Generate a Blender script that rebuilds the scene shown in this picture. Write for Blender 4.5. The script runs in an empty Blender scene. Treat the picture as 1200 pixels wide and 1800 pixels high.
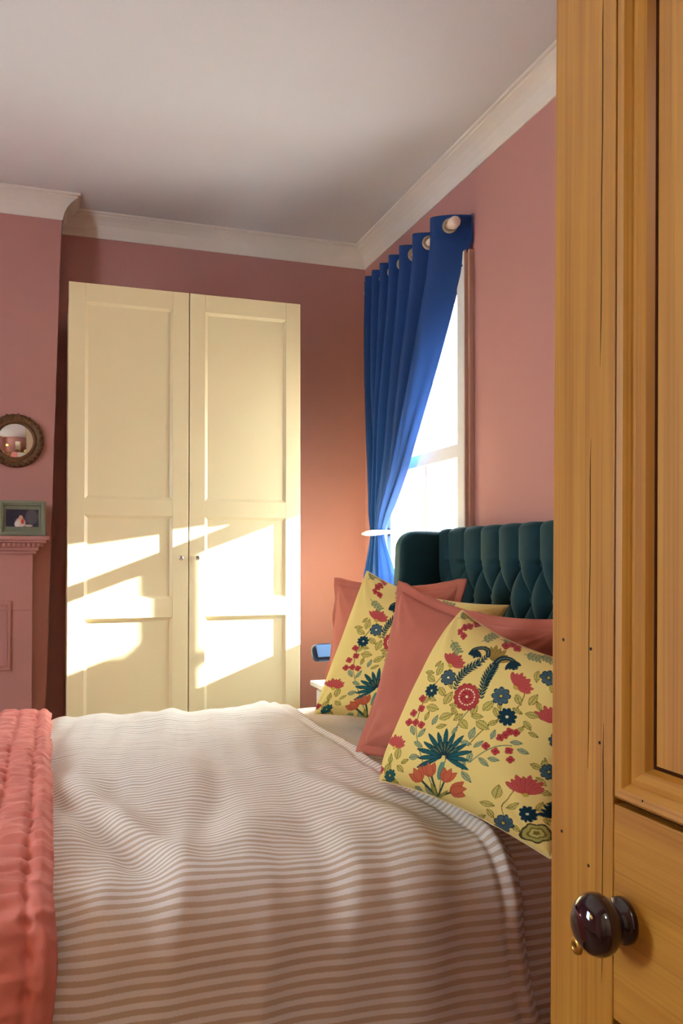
import bpy, bmesh, math, random
import numpy as np
from mathutils import Vector, Matrix, noise as mn

random.seed(7)
SC = bpy.context.scene
COL = SC.collection
PI = math.pi

# ------------------------------------------------------------------ camera
cam_d = bpy.data.cameras.new('camera')
cam_d.sensor_width = 36.0
cam_d.lens = 1503.0 / 1800.0 * 36.0
cam_d.shift_y = 0.03098
cam_d.clip_start = 0.02
cam = bpy.data.objects.new('camera', cam_d)
COL.objects.link(cam)
cam.location = (0, 0, 1.21)
cam.rotation_euler = (math.radians(91.0), 0, math.radians(-18.95))
SC.camera = cam

# ------------------------------------------------------------------ colour management
vs = SC.view_settings
vs.view_transform = 'Standard'
vs.look = 'None'
vs.exposure = -0.08
vs.gamma = 1.0
vs.use_curve_mapping = False

# ------------------------------------------------------------------ sky and sun
world = bpy.data.worlds.new('sky')
SC.world = world
world.use_nodes = True
wn = world.node_tree.nodes
bg = wn['Background']
bg.inputs['Color'].default_value = (0.78, 0.89, 1.0, 1)
bg.inputs['Strength'].default_value = 36.0

HALL_GLOW = 24.0      # opal globe added in the hall as fill light
SUN_DIR = Vector((-1.0, 0.158, -0.385)).normalized()
sun_d = bpy.data.lights.new('sun', 'SUN')
sun_d.energy = 190.0
sun_d.color = (0.90, 0.96, 1.0)
sun_d.angle = math.radians(0.6)
sun = bpy.data.objects.new('sun', sun_d)
COL.objects.link(sun)
sun.rotation_euler = SUN_DIR.to_track_quat('-Z', 'Y').to_euler()
sun.location = (8, 0, 6)

# ------------------------------------------------------------------ helpers
def lin(c):
    out = []
    for v in c[:3]:
        v = v / 255.0
        out.append(v / 12.92 if v <= 0.04045 else ((v + 0.055) / 1.055) ** 2.4)
    return (*out, 1.0)

def new_mat(name):
    m = bpy.data.materials.new(name)
    m.use_nodes = True
    nt = m.node_tree
    return m, nt, nt.nodes['Principled BSDF']

def mat(name, col, rough=0.6, var=0.06, nscale=6.0, bump=0.0, bscale=60.0, metal=0.0, sheen=0.0, coat=0.0, spec=0.5,
        stretch=(1, 1, 1), sheen_col=None):
    m, nt, p = new_mat(name)
    N, L = nt.nodes, nt.links
    p.inputs['Roughness'].default_value = rough
    p.inputs['Metallic'].default_value = metal
    p.inputs['Specular IOR Level'].default_value = spec
    if sheen:
        p.inputs['Sheen Weight'].default_value = sheen
        p.inputs['Sheen Roughness'].default_value = 0.35
        if sheen_col: p.inputs['Sheen Tint'].default_value = lin(sheen_col)
    if coat:
        p.inputs['Coat Weight'].default_value = coat
        p.inputs['Coat Roughness'].default_value = 0.08
    tc = N.new('ShaderNodeTexCoord')
    mp = N.new('ShaderNodeMapping'); mp.inputs['Scale'].default_value = stretch
    L.new(tc.outputs['Object'], mp.inputs['Vector'])
    nz = N.new('ShaderNodeTexNoise')
    nz.inputs['Scale'].default_value = nscale
    nz.inputs['Detail'].default_value = 4
    L.new(mp.outputs['Vector'], nz.inputs['Vector'])
    rp = N.new('ShaderNodeValToRGB')
    base = lin(col)
    rp.color_ramp.elements[0].position = 0.3
    rp.color_ramp.elements[1].position = 0.7
    rp.color_ramp.elements[0].color = (*[v * (1 - var) for v in base[:3]], 1)
    rp.color_ramp.elements[1].color = (*[min(1, v * (1 + var)) for v in base[:3]], 1)
    L.new(nz.outputs['Fac'], rp.inputs['Fac'])
    L.new(rp.outputs['Color'], p.inputs['Base Color'])
    if bump:
        n2 = N.new('ShaderNodeTexNoise')
        n2.inputs['Scale'].default_value = bscale
        n2.inputs['Detail'].default_value = 3
        L.new(mp.outputs['Vector'], n2.inputs['Vector'])
        b = N.new('ShaderNodeBump')
        b.inputs['Strength'].default_value = bump
        b.inputs['Distance'].default_value = 0.004
        L.new(n2.outputs['Fac'], b.inputs['Height'])
        L.new(b.outputs['Normal'], p.inputs['Normal'])
    return m

def obj(name, me, m=None, parent=None, smooth=False):
    if isinstance(me, bmesh.types.BMesh):
        bm = me
        me = bpy.data.meshes.new(name)
        bmesh.ops.recalc_face_normals(bm, faces=bm.faces)
        bm.to_mesh(me); bm.free()
    o = bpy.data.objects.new(name, me)
    COL.objects.link(o)
    if m is not None and not me.materials: me.materials.append(m)
    if parent is not None: o.parent = parent
    if smooth: me.shade_smooth()
    return o

def thing(name, label, cat, loc=(0, 0, 0), rotz=0, group=None):
    o = bpy.data.objects.new(name, None)
    COL.objects.link(o)
    o.empty_display_size = 0.05
    o.location = loc
    o.rotation_euler = (0, 0, rotz)
    return tag(o, label, cat, group)

def tag(o, label, cat, group=None):
    o['label'] = label; o['category'] = cat
    if group: o['group'] = group
    return o

def struct(name, me, m, label=None, smooth=False):
    o = obj(name, me, m, None, smooth)
    o['kind'] = 'structure'
    if label: o['label'] = label
    return o

def bevel_all(bm, w, seg=2):
    if w > 0:
        bmesh.ops.bevel(bm, geom=list(bm.edges), offset=w, segments=seg, profile=0.5, affect='EDGES')

def box_bm(x0, x1, y0, y1, z0, z1, bev=0.0, seg=2, bm=None):
    t = bmesh.new()
    vs_ = [t.verts.new((x, y, z)) for x in (x0, x1) for y in (y0, y1) for z in (z0, z1)]
    for f in ((0, 1, 3, 2), (4, 6, 7, 5), (0, 4, 5, 1), (2, 3, 7, 6), (0, 2, 6, 4), (1, 5, 7, 3)):
        t.faces.new([vs_[i] for i in f])
    bevel_all(t, bev, seg)
    if bm is None: return t
    return merge(bm, t)

def merge(bm, t):
    me = bpy.data.meshes.new('tmp'); t.to_mesh(me); t.free()
    bm.from_mesh(me); bpy.data.meshes.remove(me)
    return bm

def box(name, x0, x1, y0, y1, z0, z1, m, parent=None, bev=0.0, seg=2):
    o = obj(name, box_bm(x0, x1, y0, y1, z0, z1, bev, seg), m, parent)
    return o

def tube_bm(pts, rad, n=12, bm=None, cap=True):
    t = bm or bmesh.new()
    pts = [Vector(p) for p in pts]
    rads = rad if isinstance(rad, (list, tuple)) else [rad] * len(pts)
    rings = []
    prev = None
    for i, p in enumerate(pts):
        d = (pts[min(i + 1, len(pts) - 1)] - pts[max(i - 1, 0)]).normalized()
        if prev is None:
            a = d.orthogonal().normalized()
        else:
            a = (prev - d * prev.dot(d)).normalized()
        prev = a
        b = d.cross(a)
        rings.append([t.verts.new(p + (a * math.cos(2 * PI * k / n) + b * math.sin(2 * PI * k / n)) * rads[i]) for k in range(n)])
    for r0, r1 in zip(rings, rings[1:]):
        for k in range(n):
            t.faces.new((r0[k], r0[(k + 1) % n], r1[(k + 1) % n], r1[k]))
    if cap:
        t.faces.new(rings[0][::-1]); t.faces.new(rings[-1])
    return t

def lathe_bm(prof, n=32, axis='Z', origin=(0, 0, 0), bm=None):
    """prof: list of (radius, height) revolved about an axis"""
    t = bm or bmesh.new()
    o = Vector(origin)
    rings = []
    for r, h in prof:
        ring = []
        for k in range(n):
            a = 2 * PI * k / n
            c, s = r * math.cos(a), r * math.sin(a)
            if axis == 'Z': v = Vector((c, s, h))
            elif axis == 'Y': v = Vector((c, h, s))
            else: v = Vector((h, c, s))
            ring.append(t.verts.new(o + v))
        rings.append(ring)
    for r0, r1 in zip(rings, rings[1:]):
        for k in range(n):
            t.faces.new((r0[k], r0[(k + 1) % n], r1[(k + 1) % n], r1[k]))
    t.faces.new(rings[0]); t.faces.new(rings[-1])
    bmesh.ops.remove_doubles(t, verts=t.verts, dist=1e-6)
    return t

def prism_bm(poly, fn0, fn1, bm=None):
    """extrude polygon (list of 2D) between two mapping functions"""
    t = bm or bmesh.new()
    a = [t.verts.new(fn0(*p)) for p in poly]
    b = [t.verts.new(fn1(*p)) for p in poly]
    n = len(poly)
    for k in range(n):
        t.faces.new((a[k], a[(k + 1) % n], b[(k + 1) % n], b[k]))
    t.faces.new(a); t.faces.new(b[::-1])
    return t

def grid_me(name, P, uv=None, col=None, flip=False):
    """P: (n,m,3) array -> mesh with optional UVs (n,m,2) and colours (n,m,3)"""
    n, m = P.shape[:2]
    idx = np.arange(n * m).reshape(n, m)
    q = np.stack([idx[:-1, :-1], idx[1:, :-1], idx[1:, 1:], idx[:-1, 1:]], -1).reshape(-1, 4)
    if flip: q = q[:, ::-1]
    me = bpy.data.meshes.new(name)
    me.vertices.add(n * m)
    me.vertices.foreach_set('co', P.reshape(-1).astype(np.float32))
    me.loops.add(q.size)
    me.loops.foreach_set('vertex_index', q.reshape(-1).astype(np.int32))
    me.polygons.add(len(q))
    me.polygons.foreach_set('loop_start', (np.arange(len(q)) * 4).astype(np.int32))
    me.update(calc_edges=True)
    if uv is not None:
        l = me.uv_layers.new(name='cloth')
        l.data.foreach_set('uv', uv.reshape(-1, 2)[q.reshape(-1)].reshape(-1).astype(np.float32))
    if col is not None:
        ca = me.color_attributes.new('print', 'FLOAT_COLOR', 'POINT')
        c4 = np.ones((n * m, 4), np.float32); c4[:, :3] = col.reshape(-1, 3)
        ca.data.foreach_set('color', c4.reshape(-1))
    me.validate()
    me.shade_smooth()
    return me

def vnoise(a, b, c=0.0):
    out = np.empty(a.shape)
    fa, fb, fo = a.ravel(), b.ravel(), out.ravel()
    for i in range(fa.size):
        fo[i] = mn.noise((fa[i], fb[i], c))
    return fo.reshape(a.shape)

def sstep(e0, e1, x):
    t = np.clip((x - e0) / (e1 - e0), 0, 1)
    return t * t * (3 - 2 * t)

# ------------------------------------------------------------------ materials
M_WALL = mat('rose_wall_paint', (186, 131, 124), 0.75, 0.03, 2.0, 0.08, 220)
M_CEIL = mat('white_ceiling_paint', (224, 222, 222), 0.85, 0.015, 2.0, 0.08, 120)
M_TRIM = mat('white_trim_paint', (236, 228, 216), 0.5, 0.02, 4.0)
M_WIN = mat('white_window_paint', (240, 238, 232), 0.4, 0.02, 4.0)
M_CASE_SHADE = mat('shaded_casing_edge', (184, 142, 122), 0.6, 0.05, 8)  # brown carries the shade on the white casing's side
M_FLOOR = mat('worn_floorboards', (120, 84, 54), 0.55, 0.2, 5.0, 0.1, 40, stretch=(0.4, 6, 1))
M_WARD = mat('cream_white_lacquer', (234, 216, 168), 0.38, 0.012, 3.0)
M_CHROME = mat('polished_chrome', (205, 205, 208), 0.12, 0.0, metal=1.0)
M_BRASS = mat('aged_brass', (190, 150, 70), 0.35, 0.15, 60, metal=0.9)
M_STEEL = mat('brushed_eyelet_metal', (190, 176, 150), 0.3, 0.05, 80, metal=0.85)
M_IVORY = mat('ivory_painted_wood', (238, 222, 190), 0.4, 0.03, 20)
M_POLE = mat('cream_painted_pole', (236, 216, 196), 0.42, 0.04, 12)
M_TEAL = mat('dark_teal_velvet', (22, 56, 64), 0.75, 0.12, 14, 0.1, 400, sheen=0.35, sheen_col=(90, 160, 160), spec=0.2)
M_PINKV = mat('dusty_pink_velvet', (188, 110, 92), 0.85, 0.06, 10, 0.15, 500, sheen=0.3, sheen_col=(240, 180, 165), spec=0.15)
M_QUILT = mat('coral_pink_velvet_quilt', (216, 130, 118), 0.8, 0.07, 9, 0.15, 300, sheen=0.35, sheen_col=(255, 190, 175), spec=0.15)
M_GILT = mat('dull_antique_gilt', (100, 70, 44), 0.5, 0.35, 120, 0.5, 150, metal=0.45)
M_FRAME = mat('sage_grey_frame_paint', (132, 138, 116), 0.5, 0.08, 25, stretch=(1, 1, 8))
M_MOUNT = mat('grey_green_card_mount', (120, 124, 104), 0.8, 0.03, 30)
M_BLACK = mat('glossy_aubergine_black_ceramic', (26, 10, 20), 0.09, 0.1, 20, coat=0.6)
M_LAMPB = mat('navy_black_lamp_enamel', (30, 48, 78), 0.3, 0.05, 20, coat=0.3)
M_TABLE = mat('white_bedside_lacquer', (240, 236, 230), 0.4, 0.01, 5)
M_PILLOW = mat('white_cotton', (232, 226, 218), 0.9, 0.03, 12, 0.1, 300)
M_CREAM_BACK = mat('plain_cream_linen', (226, 204, 146), 0.9, 0.03, 40, 0.1, 500)
M_DARK = mat('dark_gap', (20, 12, 10), 0.9, 0.0)
M_GAP_SHADE = mat('dark_wax_and_gap_shade', (58, 30, 14), 0.95, 0.2, 60, spec=0.05)  # darkens the moulding gaps: their shade painted in along with dirt
M_MATTRESS = mat('mattress_ticking', (230, 226, 220), 0.9, 0.02, 20)

def curtain_material():
    m, nt, p = new_mat('royal_blue_curtain_cloth')
    N, L = nt.nodes, nt.links
    p.inputs['Roughness'].default_value = 0.6
    p.inputs['Specular IOR Level'].default_value = 0.3
    tc = N.new('ShaderNodeTexCoord')
    nz = N.new('ShaderNodeTexNoise'); nz.inputs['Scale'].default_value = 300
    L.new(tc.outputs['Object'], nz.inputs['Vector'])
    rp = N.new('ShaderNodeValToRGB')
    rp.color_ramp.elements[0].color = lin((5, 48, 108)); rp.color_ramp.elements[1].color = lin((8, 60, 124))
    L.new(nz.outputs['Fac'], rp.inputs['Fac'])
    L.new(rp.outputs['Color'], p.inputs['Base Color'])
    tr = N.new('ShaderNodeBsdfTranslucent')
    tr.inputs['Color'].default_value = lin((36, 108, 200))
    mx = N.new('ShaderNodeMixShader'); mx.inputs['Fac'].default_value = 0.004
    L.new(p.outputs['BSDF'], mx.inputs[1]); L.new(tr.outputs['BSDF'], mx.inputs[2])
    L.new(mx.outputs['Shader'], N['Material Output'].inputs['Surface'])
    return m
M_CURT = curtain_material()

def stripe_material():
    m, nt, p = new_mat('taupe_striped_brushed_cotton')
    N, L = nt.nodes, nt.links
    p.inputs['Roughness'].default_value = 0.9
    p.inputs['Specular IOR Level'].default_value = 0.15
    p.inputs['Sheen Weight'].default_value = 0.15
    uv = N.new('ShaderNodeUVMap'); uv.uv_map = 'cloth'
    sp = N.new('ShaderNodeSeparateXYZ'); L.new(uv.outputs['UV'], sp.inputs['Vector'])
    dv = N.new('ShaderNodeMath'); dv.operation = 'DIVIDE'; dv.inputs[1].default_value = 0.0192
    L.new(sp.outputs['Y'], dv.inputs[0])
    pp = N.new('ShaderNodeMath'); pp.operation = 'PINGPONG'; pp.inputs[1].default_value = 0.5
    L.new(dv.outputs[0], pp.inputs[0])
    nz = N.new('ShaderNodeTexNoise'); nz.inputs['Scale'].default_value = 260; nz.inputs['Detail'].default_value = 2
    L.new(uv.outputs['UV'], nz.inputs['Vector'])
    ad = N.new('ShaderNodeMath'); ad.operation = 'MULTIPLY_ADD'; ad.inputs[1].default_value = 0.12
    L.new(nz.outputs['Fac'], ad.inputs[0]); L.new(pp.outputs[0], ad.inputs[2])
    rp = N.new('ShaderNodeValToRGB')
    e = rp.color_ramp.elements
    e[0].position = 0.27; e[0].color = lin((204, 184, 162))
    e[1].position = 0.35; e[1].color = lin((240, 236, 232))
    L.new(ad.outputs[0], rp.inputs['Fac'])
    L.new(rp.outputs['Color'], p.inputs['Base Color'])
    b = N.new('ShaderNodeBump'); b.inputs['Strength'].default_value = 0.12; b.inputs['Distance'].default_value = 0.003
    L.new(nz.outputs['Fac'], b.inputs['Height']); L.new(b.outputs['Normal'], p.inputs['Normal'])
    return m
M_STRIPE = stripe_material()

def print_material():
    m, nt, p = new_mat('floral_printed_linen')
    N, L = nt.nodes, nt.links
    p.inputs['Roughness'].default_value = 0.9
    p.inputs['Specular IOR Level'].default_value = 0.15
    at = N.new('ShaderNodeVertexColor'); at.layer_name = 'print'
    tc = N.new('ShaderNodeTexCoord')
    nz = N.new('ShaderNodeTexNoise'); nz.inputs['Scale'].default_value = 350
    L.new(tc.outputs['Object'], nz.inputs['Vector'])
    b = N.new('ShaderNodeBump'); b.inputs['Strength'].default_value = 0.15; b.inputs['Distance'].default_value = 0.002
    L.new(nz.outputs['Fac'], b.inputs['Height']); L.new(b.outputs['Normal'], p.inputs['Normal'])
    L.new(at.outputs['Color'], p.inputs['Base Color'])
    return m
M_PRINT = print_material()

def pine_material(name, along, knot=None):
    m, nt, p = new_mat(name)
    N, L = nt.nodes, nt.links
    p.inputs['Roughness'].default_value = 0.42
    p.inputs['Coat Weight'].default_value = 0.15
    p.inputs['Coat Roughness'].default_value = 0.3
    tc = N.new('ShaderNodeTexCoord')
    mp = N.new('ShaderNodeMapping')
    mp.inputs['Scale'].default_value = (6, 30, 0.9) if along == 'Z' else (6, 0.9, 30)
    L.new(tc.outputs['Object'], mp.inputs['Vector'])
    n1 = N.new('ShaderNodeTexNoise'); n1.inputs['Scale'].default_value = 2.2; n1.inputs['Detail'].default_value = 4
    n1.inputs['Distortion'].default_value = 0.35
    L.new(mp.outputs['Vector'], n1.inputs['Vector'])
    mp2 = N.new('ShaderNodeMapping')
    mp2.inputs['Scale'].default_value = (10, 230, 1.6) if along == 'Z' else (10, 1.6, 230)
    L.new(tc.outputs['Object'], mp2.inputs['Vector'])
    n2 = N.new('ShaderNodeTexNoise'); n2.inputs['Scale'].default_value = 1.0; n2.inputs['Detail'].default_value = 3
    L.new(mp2.outputs['Vector'], n2.inputs['Vector'])
    r1 = N.new('ShaderNodeValToRGB')
    r1.color_ramp.elements[0].position = 0.3; r1.color_ramp.elements[0].color = lin((168, 112, 34))
    r1.color_ramp.elements[1].position = 0.7; r1.color_ramp.elements[1].color = lin((194, 142, 52))
    L.new(n1.outputs['Fac'], r1.inputs['Fac'])
    r2 = N.new('ShaderNodeValToRGB')
    r2.color_ramp.elements[0].position = 0.32; r2.color_ramp.elements[0].color = (0.74, 0.68, 0.60, 1)
    r2.color_ramp.elements[1].position = 0.48; r2.color_ramp.elements[1].color = (1, 1, 1, 1)
    L.new(n2.outputs['Fac'], r2.inputs['Fac'])
    mx = N.new('ShaderNodeMix'); mx.data_type = 'RGBA'; mx.blend_type = 'MULTIPLY'; mx.inputs['Factor'].default_value = 0.8
    L.new(r1.outputs['Color'], mx.inputs[6]); L.new(r2.outputs['Color'], mx.inputs[7])
    out = mx.outputs[2]
    if knot:
        ky, kz, kr = knot
        sp = N.new('ShaderNodeVectorMath'); sp.operation = 'SUBTRACT'; sp.inputs[1].default_value = (0, ky, kz)
        L.new(tc.outputs['Object'], sp.inputs[0])
        sc = N.new('ShaderNodeVectorMath'); sc.operation = 'MULTIPLY'; sc.inputs[1].default_value = (0, 1, 0.75)
        L.new(sp.outputs[0], sc.inputs[0])
        ln = N.new('ShaderNodeVectorMath'); ln.operation = 'LENGTH'
        L.new(sc.outputs[0], ln.inputs[0])
        rk = N.new('ShaderNodeValToRGB')
        rk.color_ramp.elements[0].position = kr * 0.55; rk.color_ramp.elements[0].color = (1, 1, 1, 1)
        rk.color_ramp.elements[1].position = kr; rk.color_ramp.elements[1].color = (0, 0, 0, 1)
        L.new(ln.outputs['Value'], rk.inputs['Fac'])
        mk = N.new('ShaderNodeMix'); mk.data_type = 'RGBA'
        L.new(rk.outputs['Color'], mk.inputs['Factor'])
        L.new(out, mk.inputs[6]); mk.inputs[7].default_value = lin((112, 70, 36))
        out = mk.outputs[2]
    L.new(out, p.inputs['Base Color'])
    b = N.new('ShaderNodeBump'); b.inputs['Strength'].default_value = 0.12; b.inputs['Distance'].default_value = 0.002
    L.new(n2.outputs['Fac'], b.inputs['Height']); L.new(b.outputs['Normal'], p.inputs['Normal'])
    return m
M_PINE_V = pine_material('honey_pine_upright_grain', 'Z')
M_PINE_H = pine_material('honey_pine_level_grain', 'Y')
M_PINE_PANEL = pine_material('honey_pine_panel', 'Z', knot=(0.600, 1.452, 0.022))

def glass_material():
    m, nt, p = new_mat('window_glass')
    N, L = nt.nodes, nt.links
    N.remove(p)
    t = N.new('ShaderNodeBsdfTransparent'); t.inputs['Color'].default_value = (0.96, 0.98, 0.97, 1)
    g = N.new('ShaderNodeBsdfGlossy'); g.inputs['Roughness'].default_value = 0.02
    mx = N.new('ShaderNodeMixShader'); mx.inputs['Fac'].default_value = 0.06
    L.new(t.outputs[0], mx.inputs[1]); L.new(g.outputs[0], mx.inputs[2])
    L.new(mx.outputs[0], N['Material Output'].inputs['Surface'])
    return m
M_GLASS = glass_material()

# ------------------------------------------------------------------ room shell
XR, YB, ZC = 1.623, 4.33, 2.885      # right wall, back wall, ceiling
XL, YN = -2.35, 0.04                 # left wall, near wall
YBR = 4.15                           # chimney breast face
ZB = 2.78                            # underside of the cornice
WO = (3.15, 3.99, 0.99, 2.40)        # window opening y0 y1 z0 z1
WT = 0.16                            # outer wall thickness

struct('floor', box_bm(XL - 0.2, XR + WT, -2.2, YB + 0.1, -0.1, 0.0), M_FLOOR)
struct('ceiling', box_bm(XL - 0.2, XR + WT, -2.2, YB + 0.1, ZC, ZC + 0.1), M_CEIL)
struct('wall_back', box_bm(XL - 0.1, XR + WT, YB, YB + 0.1, 0, ZC), M_WALL)
bm = bmesh.new()
box_bm(XR, XR + WT, -0.1, WO[0], 0, ZC, bm=bm)
box_bm(XR, XR + WT, WO[1], YB, 0, ZC, bm=bm)
box_bm(XR, XR + WT, WO[0], WO[1], 0, WO[2], bm=bm)
box_bm(XR, XR + WT, WO[0], WO[1], WO[3], ZC, bm=bm)
struct('wall_right', bm, M_WALL)
LW = (1.45, 2.20, 1.00, 2.20)        # unseen fill window added in the left wall
bm = bmesh.new()
box_bm(XL - 0.15, XL, -0.1, LW[0], 0, ZC, bm=bm)
box_bm(XL - 0.15, XL, LW[1], YB, 0, ZC, bm=bm)
box_bm(XL - 0.15, XL, LW[0], LW[1], 0, LW[2], bm=bm)
box_bm(XL - 0.15, XL, LW[0], LW[1], LW[3], ZC, bm=bm)
struct('wall_left', bm, M_WALL)
bm = bmesh.new()
box_bm(XL, -0.30, YN - 0.12, YN, 0, ZC, bm=bm)
box_bm(0.60, XR, YN - 0.12, YN, 0, ZC, bm=bm)
box_bm(-0.30, 0.60, YN - 0.12, YN, 2.06, ZC, bm=bm)
struct('wall_near', bm, M_WALL)
bm = bmesh.new()
box_bm(-1.0, -0.9, -2.1, YN - 0.12, 0, ZC, bm=bm)
box_bm(1.0, 1.1, -2.1, YN - 0.12, 0, ZC, bm=bm)
box_bm(-1.0, 1.1, -2.2, -2.1, 0, ZC, bm=bm)
struct('wall_hall', bm, M_TRIM)
# chimney breast, a little out of plumb at its right-hand corner
bm = bmesh.new()
bx_t, bx_b = 0.051, -0.019
vv = [bm.verts.new(p) for p in ((-1.45, YBR, 0), (bx_b, YBR, 0), (bx_b, YB, 0), (-1.45, YB, 0),
                                (-1.45, YBR, ZC), (bx_t + 0.003, YBR, ZC), (bx_t + 0.003, YB, ZC), (-1.45, YB, ZC))]
for f in ((0, 1, 5, 4), (1, 2, 6, 5), (2, 3, 7, 6), (3, 0, 4, 7), (4, 5, 6, 7), (0, 3, 2, 1)):
    bm.faces.new([vv[i] for i in f])
struct('wall_chimney_breast', bm, M_WALL)

# cornice: cove profile swept round the room with mitred corners
prof = [(0.0, ZB), (0.006, ZB), (0.008, ZB + 0.012), (0.014, ZB + 0.034), (0.026, ZB + 0.056), (0.044, ZB + 0.073),
        (0.062, ZB + 0.083), (0.070, ZB + 0.086), (0.070, ZB + 0.093), (0.082, ZB + 0.094), (0.082, ZC), (0.0, ZC)]
path = [(XR, YN), (XR, YB), (bx_t, YB), (bx_t, YBR), (-1.45, YBR), (-1.45, YB), (XL, YB), (XL, YN)]
bm = bmesh.new()
rings = []
npth = len(path)
for i, (px, py) in enumerate(path):
    p = Vector((px, py))
    d0 = (p - Vector(path[i - 1])).normalized() if i > 0 else (Vector(path[1]) - p).normalized()
    d1 = (Vector(path[i + 1]) - p).normalized() if i < npth - 1 else d0
    n0 = Vector((-d0.y, d0.x)); n1 = Vector((-d1.y, d1.x))
    mt = (n0 + n1); mt = mt / max(1e-6, mt.dot(n0))
    rings.append([bm.verts.new((px + mt.x * o, py + mt.y * o, z)) for o, z in prof])
for r0, r1 in zip(rings, rings[1:]):
    for k in range(len(prof) - 1):
        bm.faces.new((r0[k], r1[k], r1[k + 1], r0[k + 1]))
struct('trim_1', bm, M_TRIM, 'cream plaster cove cornice between rose walls and ceiling')

# skirting boards
for nm, b in (('baseboard_right', (XR - 0.018, XR, YN, YB, 0, 0.16)), ('baseboard_back', (bx_t, XR - 0.018, YB - 0.018, YB, 0, 0.16)),
              ('baseboard_left', (XL, XL + 0.018, YN, YB, 0, 0.16))):
    struct(nm, box_bm(*b, bev=0.004), M_TRIM)

# ------------------------------------------------------------------ window_1 in the right wall
win = bpy.data.objects.new('window_1', None); COL.objects.link(win)
win['kind'] = 'structure'; win['label'] = 'white framed bedroom window behind the blue curtain'
win.location = (XR, WO[0], WO[2])
def wpart(name, b, m=M_WIN, bev=0.003):
    o = box(name, *b, m, None, bev)
    o.parent = win; o.matrix_parent_inverse = Matrix.Translation(win.location).inverted()
    return o
y0, y1, z0, z1 = WO
FX0, FX1 = 1.615, 1.665
wpart('frame_stile', (FX0, FX1, y0, y0 + 0.045, z0, z1))
wpart('frame_stile', (FX0, FX1, y1 - 0.045, y1, z0, z1))
wpart('frame_rail', (FX0, FX1, y0 + 0.045, y1 - 0.045, z0, z0 + 0.043))
wpart('frame_rail', (FX0, FX1, y0 + 0.045, y1 - 0.045, z1 - 0.05, z1))
wpart('transom', (FX0, FX1, y0 + 0.045, y1 - 0.045, 1.632, 1.690))
wpart('mullion', (FX0 + 0.005, FX1, 3.523, 3.554, z0 + 0.043, 1.632))
for (a, b_, c, d) in ((y0 + 0.045, 3.523, z0 + 0.043, 1.632), (3.554, y1 - 0.045, z0 + 0.043, 1.632), (y0 + 0.045, y1 - 0.045, 1.690, z1 - 0.05)):
    wpart('pane', (1.638, 1.642, a, b_, c, d), M_GLASS, 0)
# casing standing proud of the wall
wpart('casing', (1.583, XR, 3.092, y0 + 0.006, z0 - 0.06, z1 + 0.0), M_WIN, 0.006)
wpart('casing', (1.600, XR, 3.074, 3.088, z0 - 0.06, z1 + 0.06), M_CASE_SHADE, 0.002)
wpart('casing', (1.586, XR, 3.088, 3.0925, z0 - 0.06, z1 + 0.06), M_CASE_SHADE, 0.001)  # thin strip over the white casing, coloured as its shaded side
wpart('casing', (1.583, XR, y1 - 0.006, 4.05, z0 - 0.06, z1 + 0.0), M_WIN, 0.006)
wpart('casing', (1.583, XR, 3.092, 4.05, z1, z1 + 0.06), M_WIN, 0.006)
wpart('window_sill', (1.53, XR + 0.005, 3.06, 4.08, z0 - 0.035, z0 - 0.002), M_WIN, 0.006)
wpart('outer_sill', (FX1, XR + WT + 0.03, y0, y1, z0 - 0.03, z0 + 0.004), M_WIN, 0.0)

# fill_window in the left wall, unseen, added for fill daylight
win = bpy.data.objects.new('fill_window', None); COL.objects.link(win)
win['kind'] = 'structure'; win.location = (XL, LW[0], LW[2])
y0, y1, z0, z1 = LW
LX0, LX1 = XL - 0.09, XL - 0.04
for b in ((LX0, LX1, y0, y0 + 0.06, z0, z1), (LX0, LX1, y1 - 0.06, y1, z0, z1)): wpart('frame_stile', b)
for b in ((LX0, LX1, y0 + 0.06, y1 - 0.06, z0, z0 + 0.06), (LX0, LX1, y0 + 0.06, y1 - 0.06, z1 - 0.06, z1),
          (LX0, LX1, y0 + 0.06, y1 - 0.06, 1.58, 1.62)): wpart('frame_rail', b)
for c, d in ((z0 + 0.06, 1.58), (1.62, z1 - 0.06)):
    wpart('pane', (XL - 0.067, XL - 0.063, y0 + 0.06, y1 - 0.06, c, d), M_GLASS, 0)
wpart('window_sill', (XL - 0.04, XL + 0.09, y0 - 0.05, y1 + 0.05, z0 - 0.035, z0), M_WIN, 0.006)  # sill of the added fill window

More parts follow.
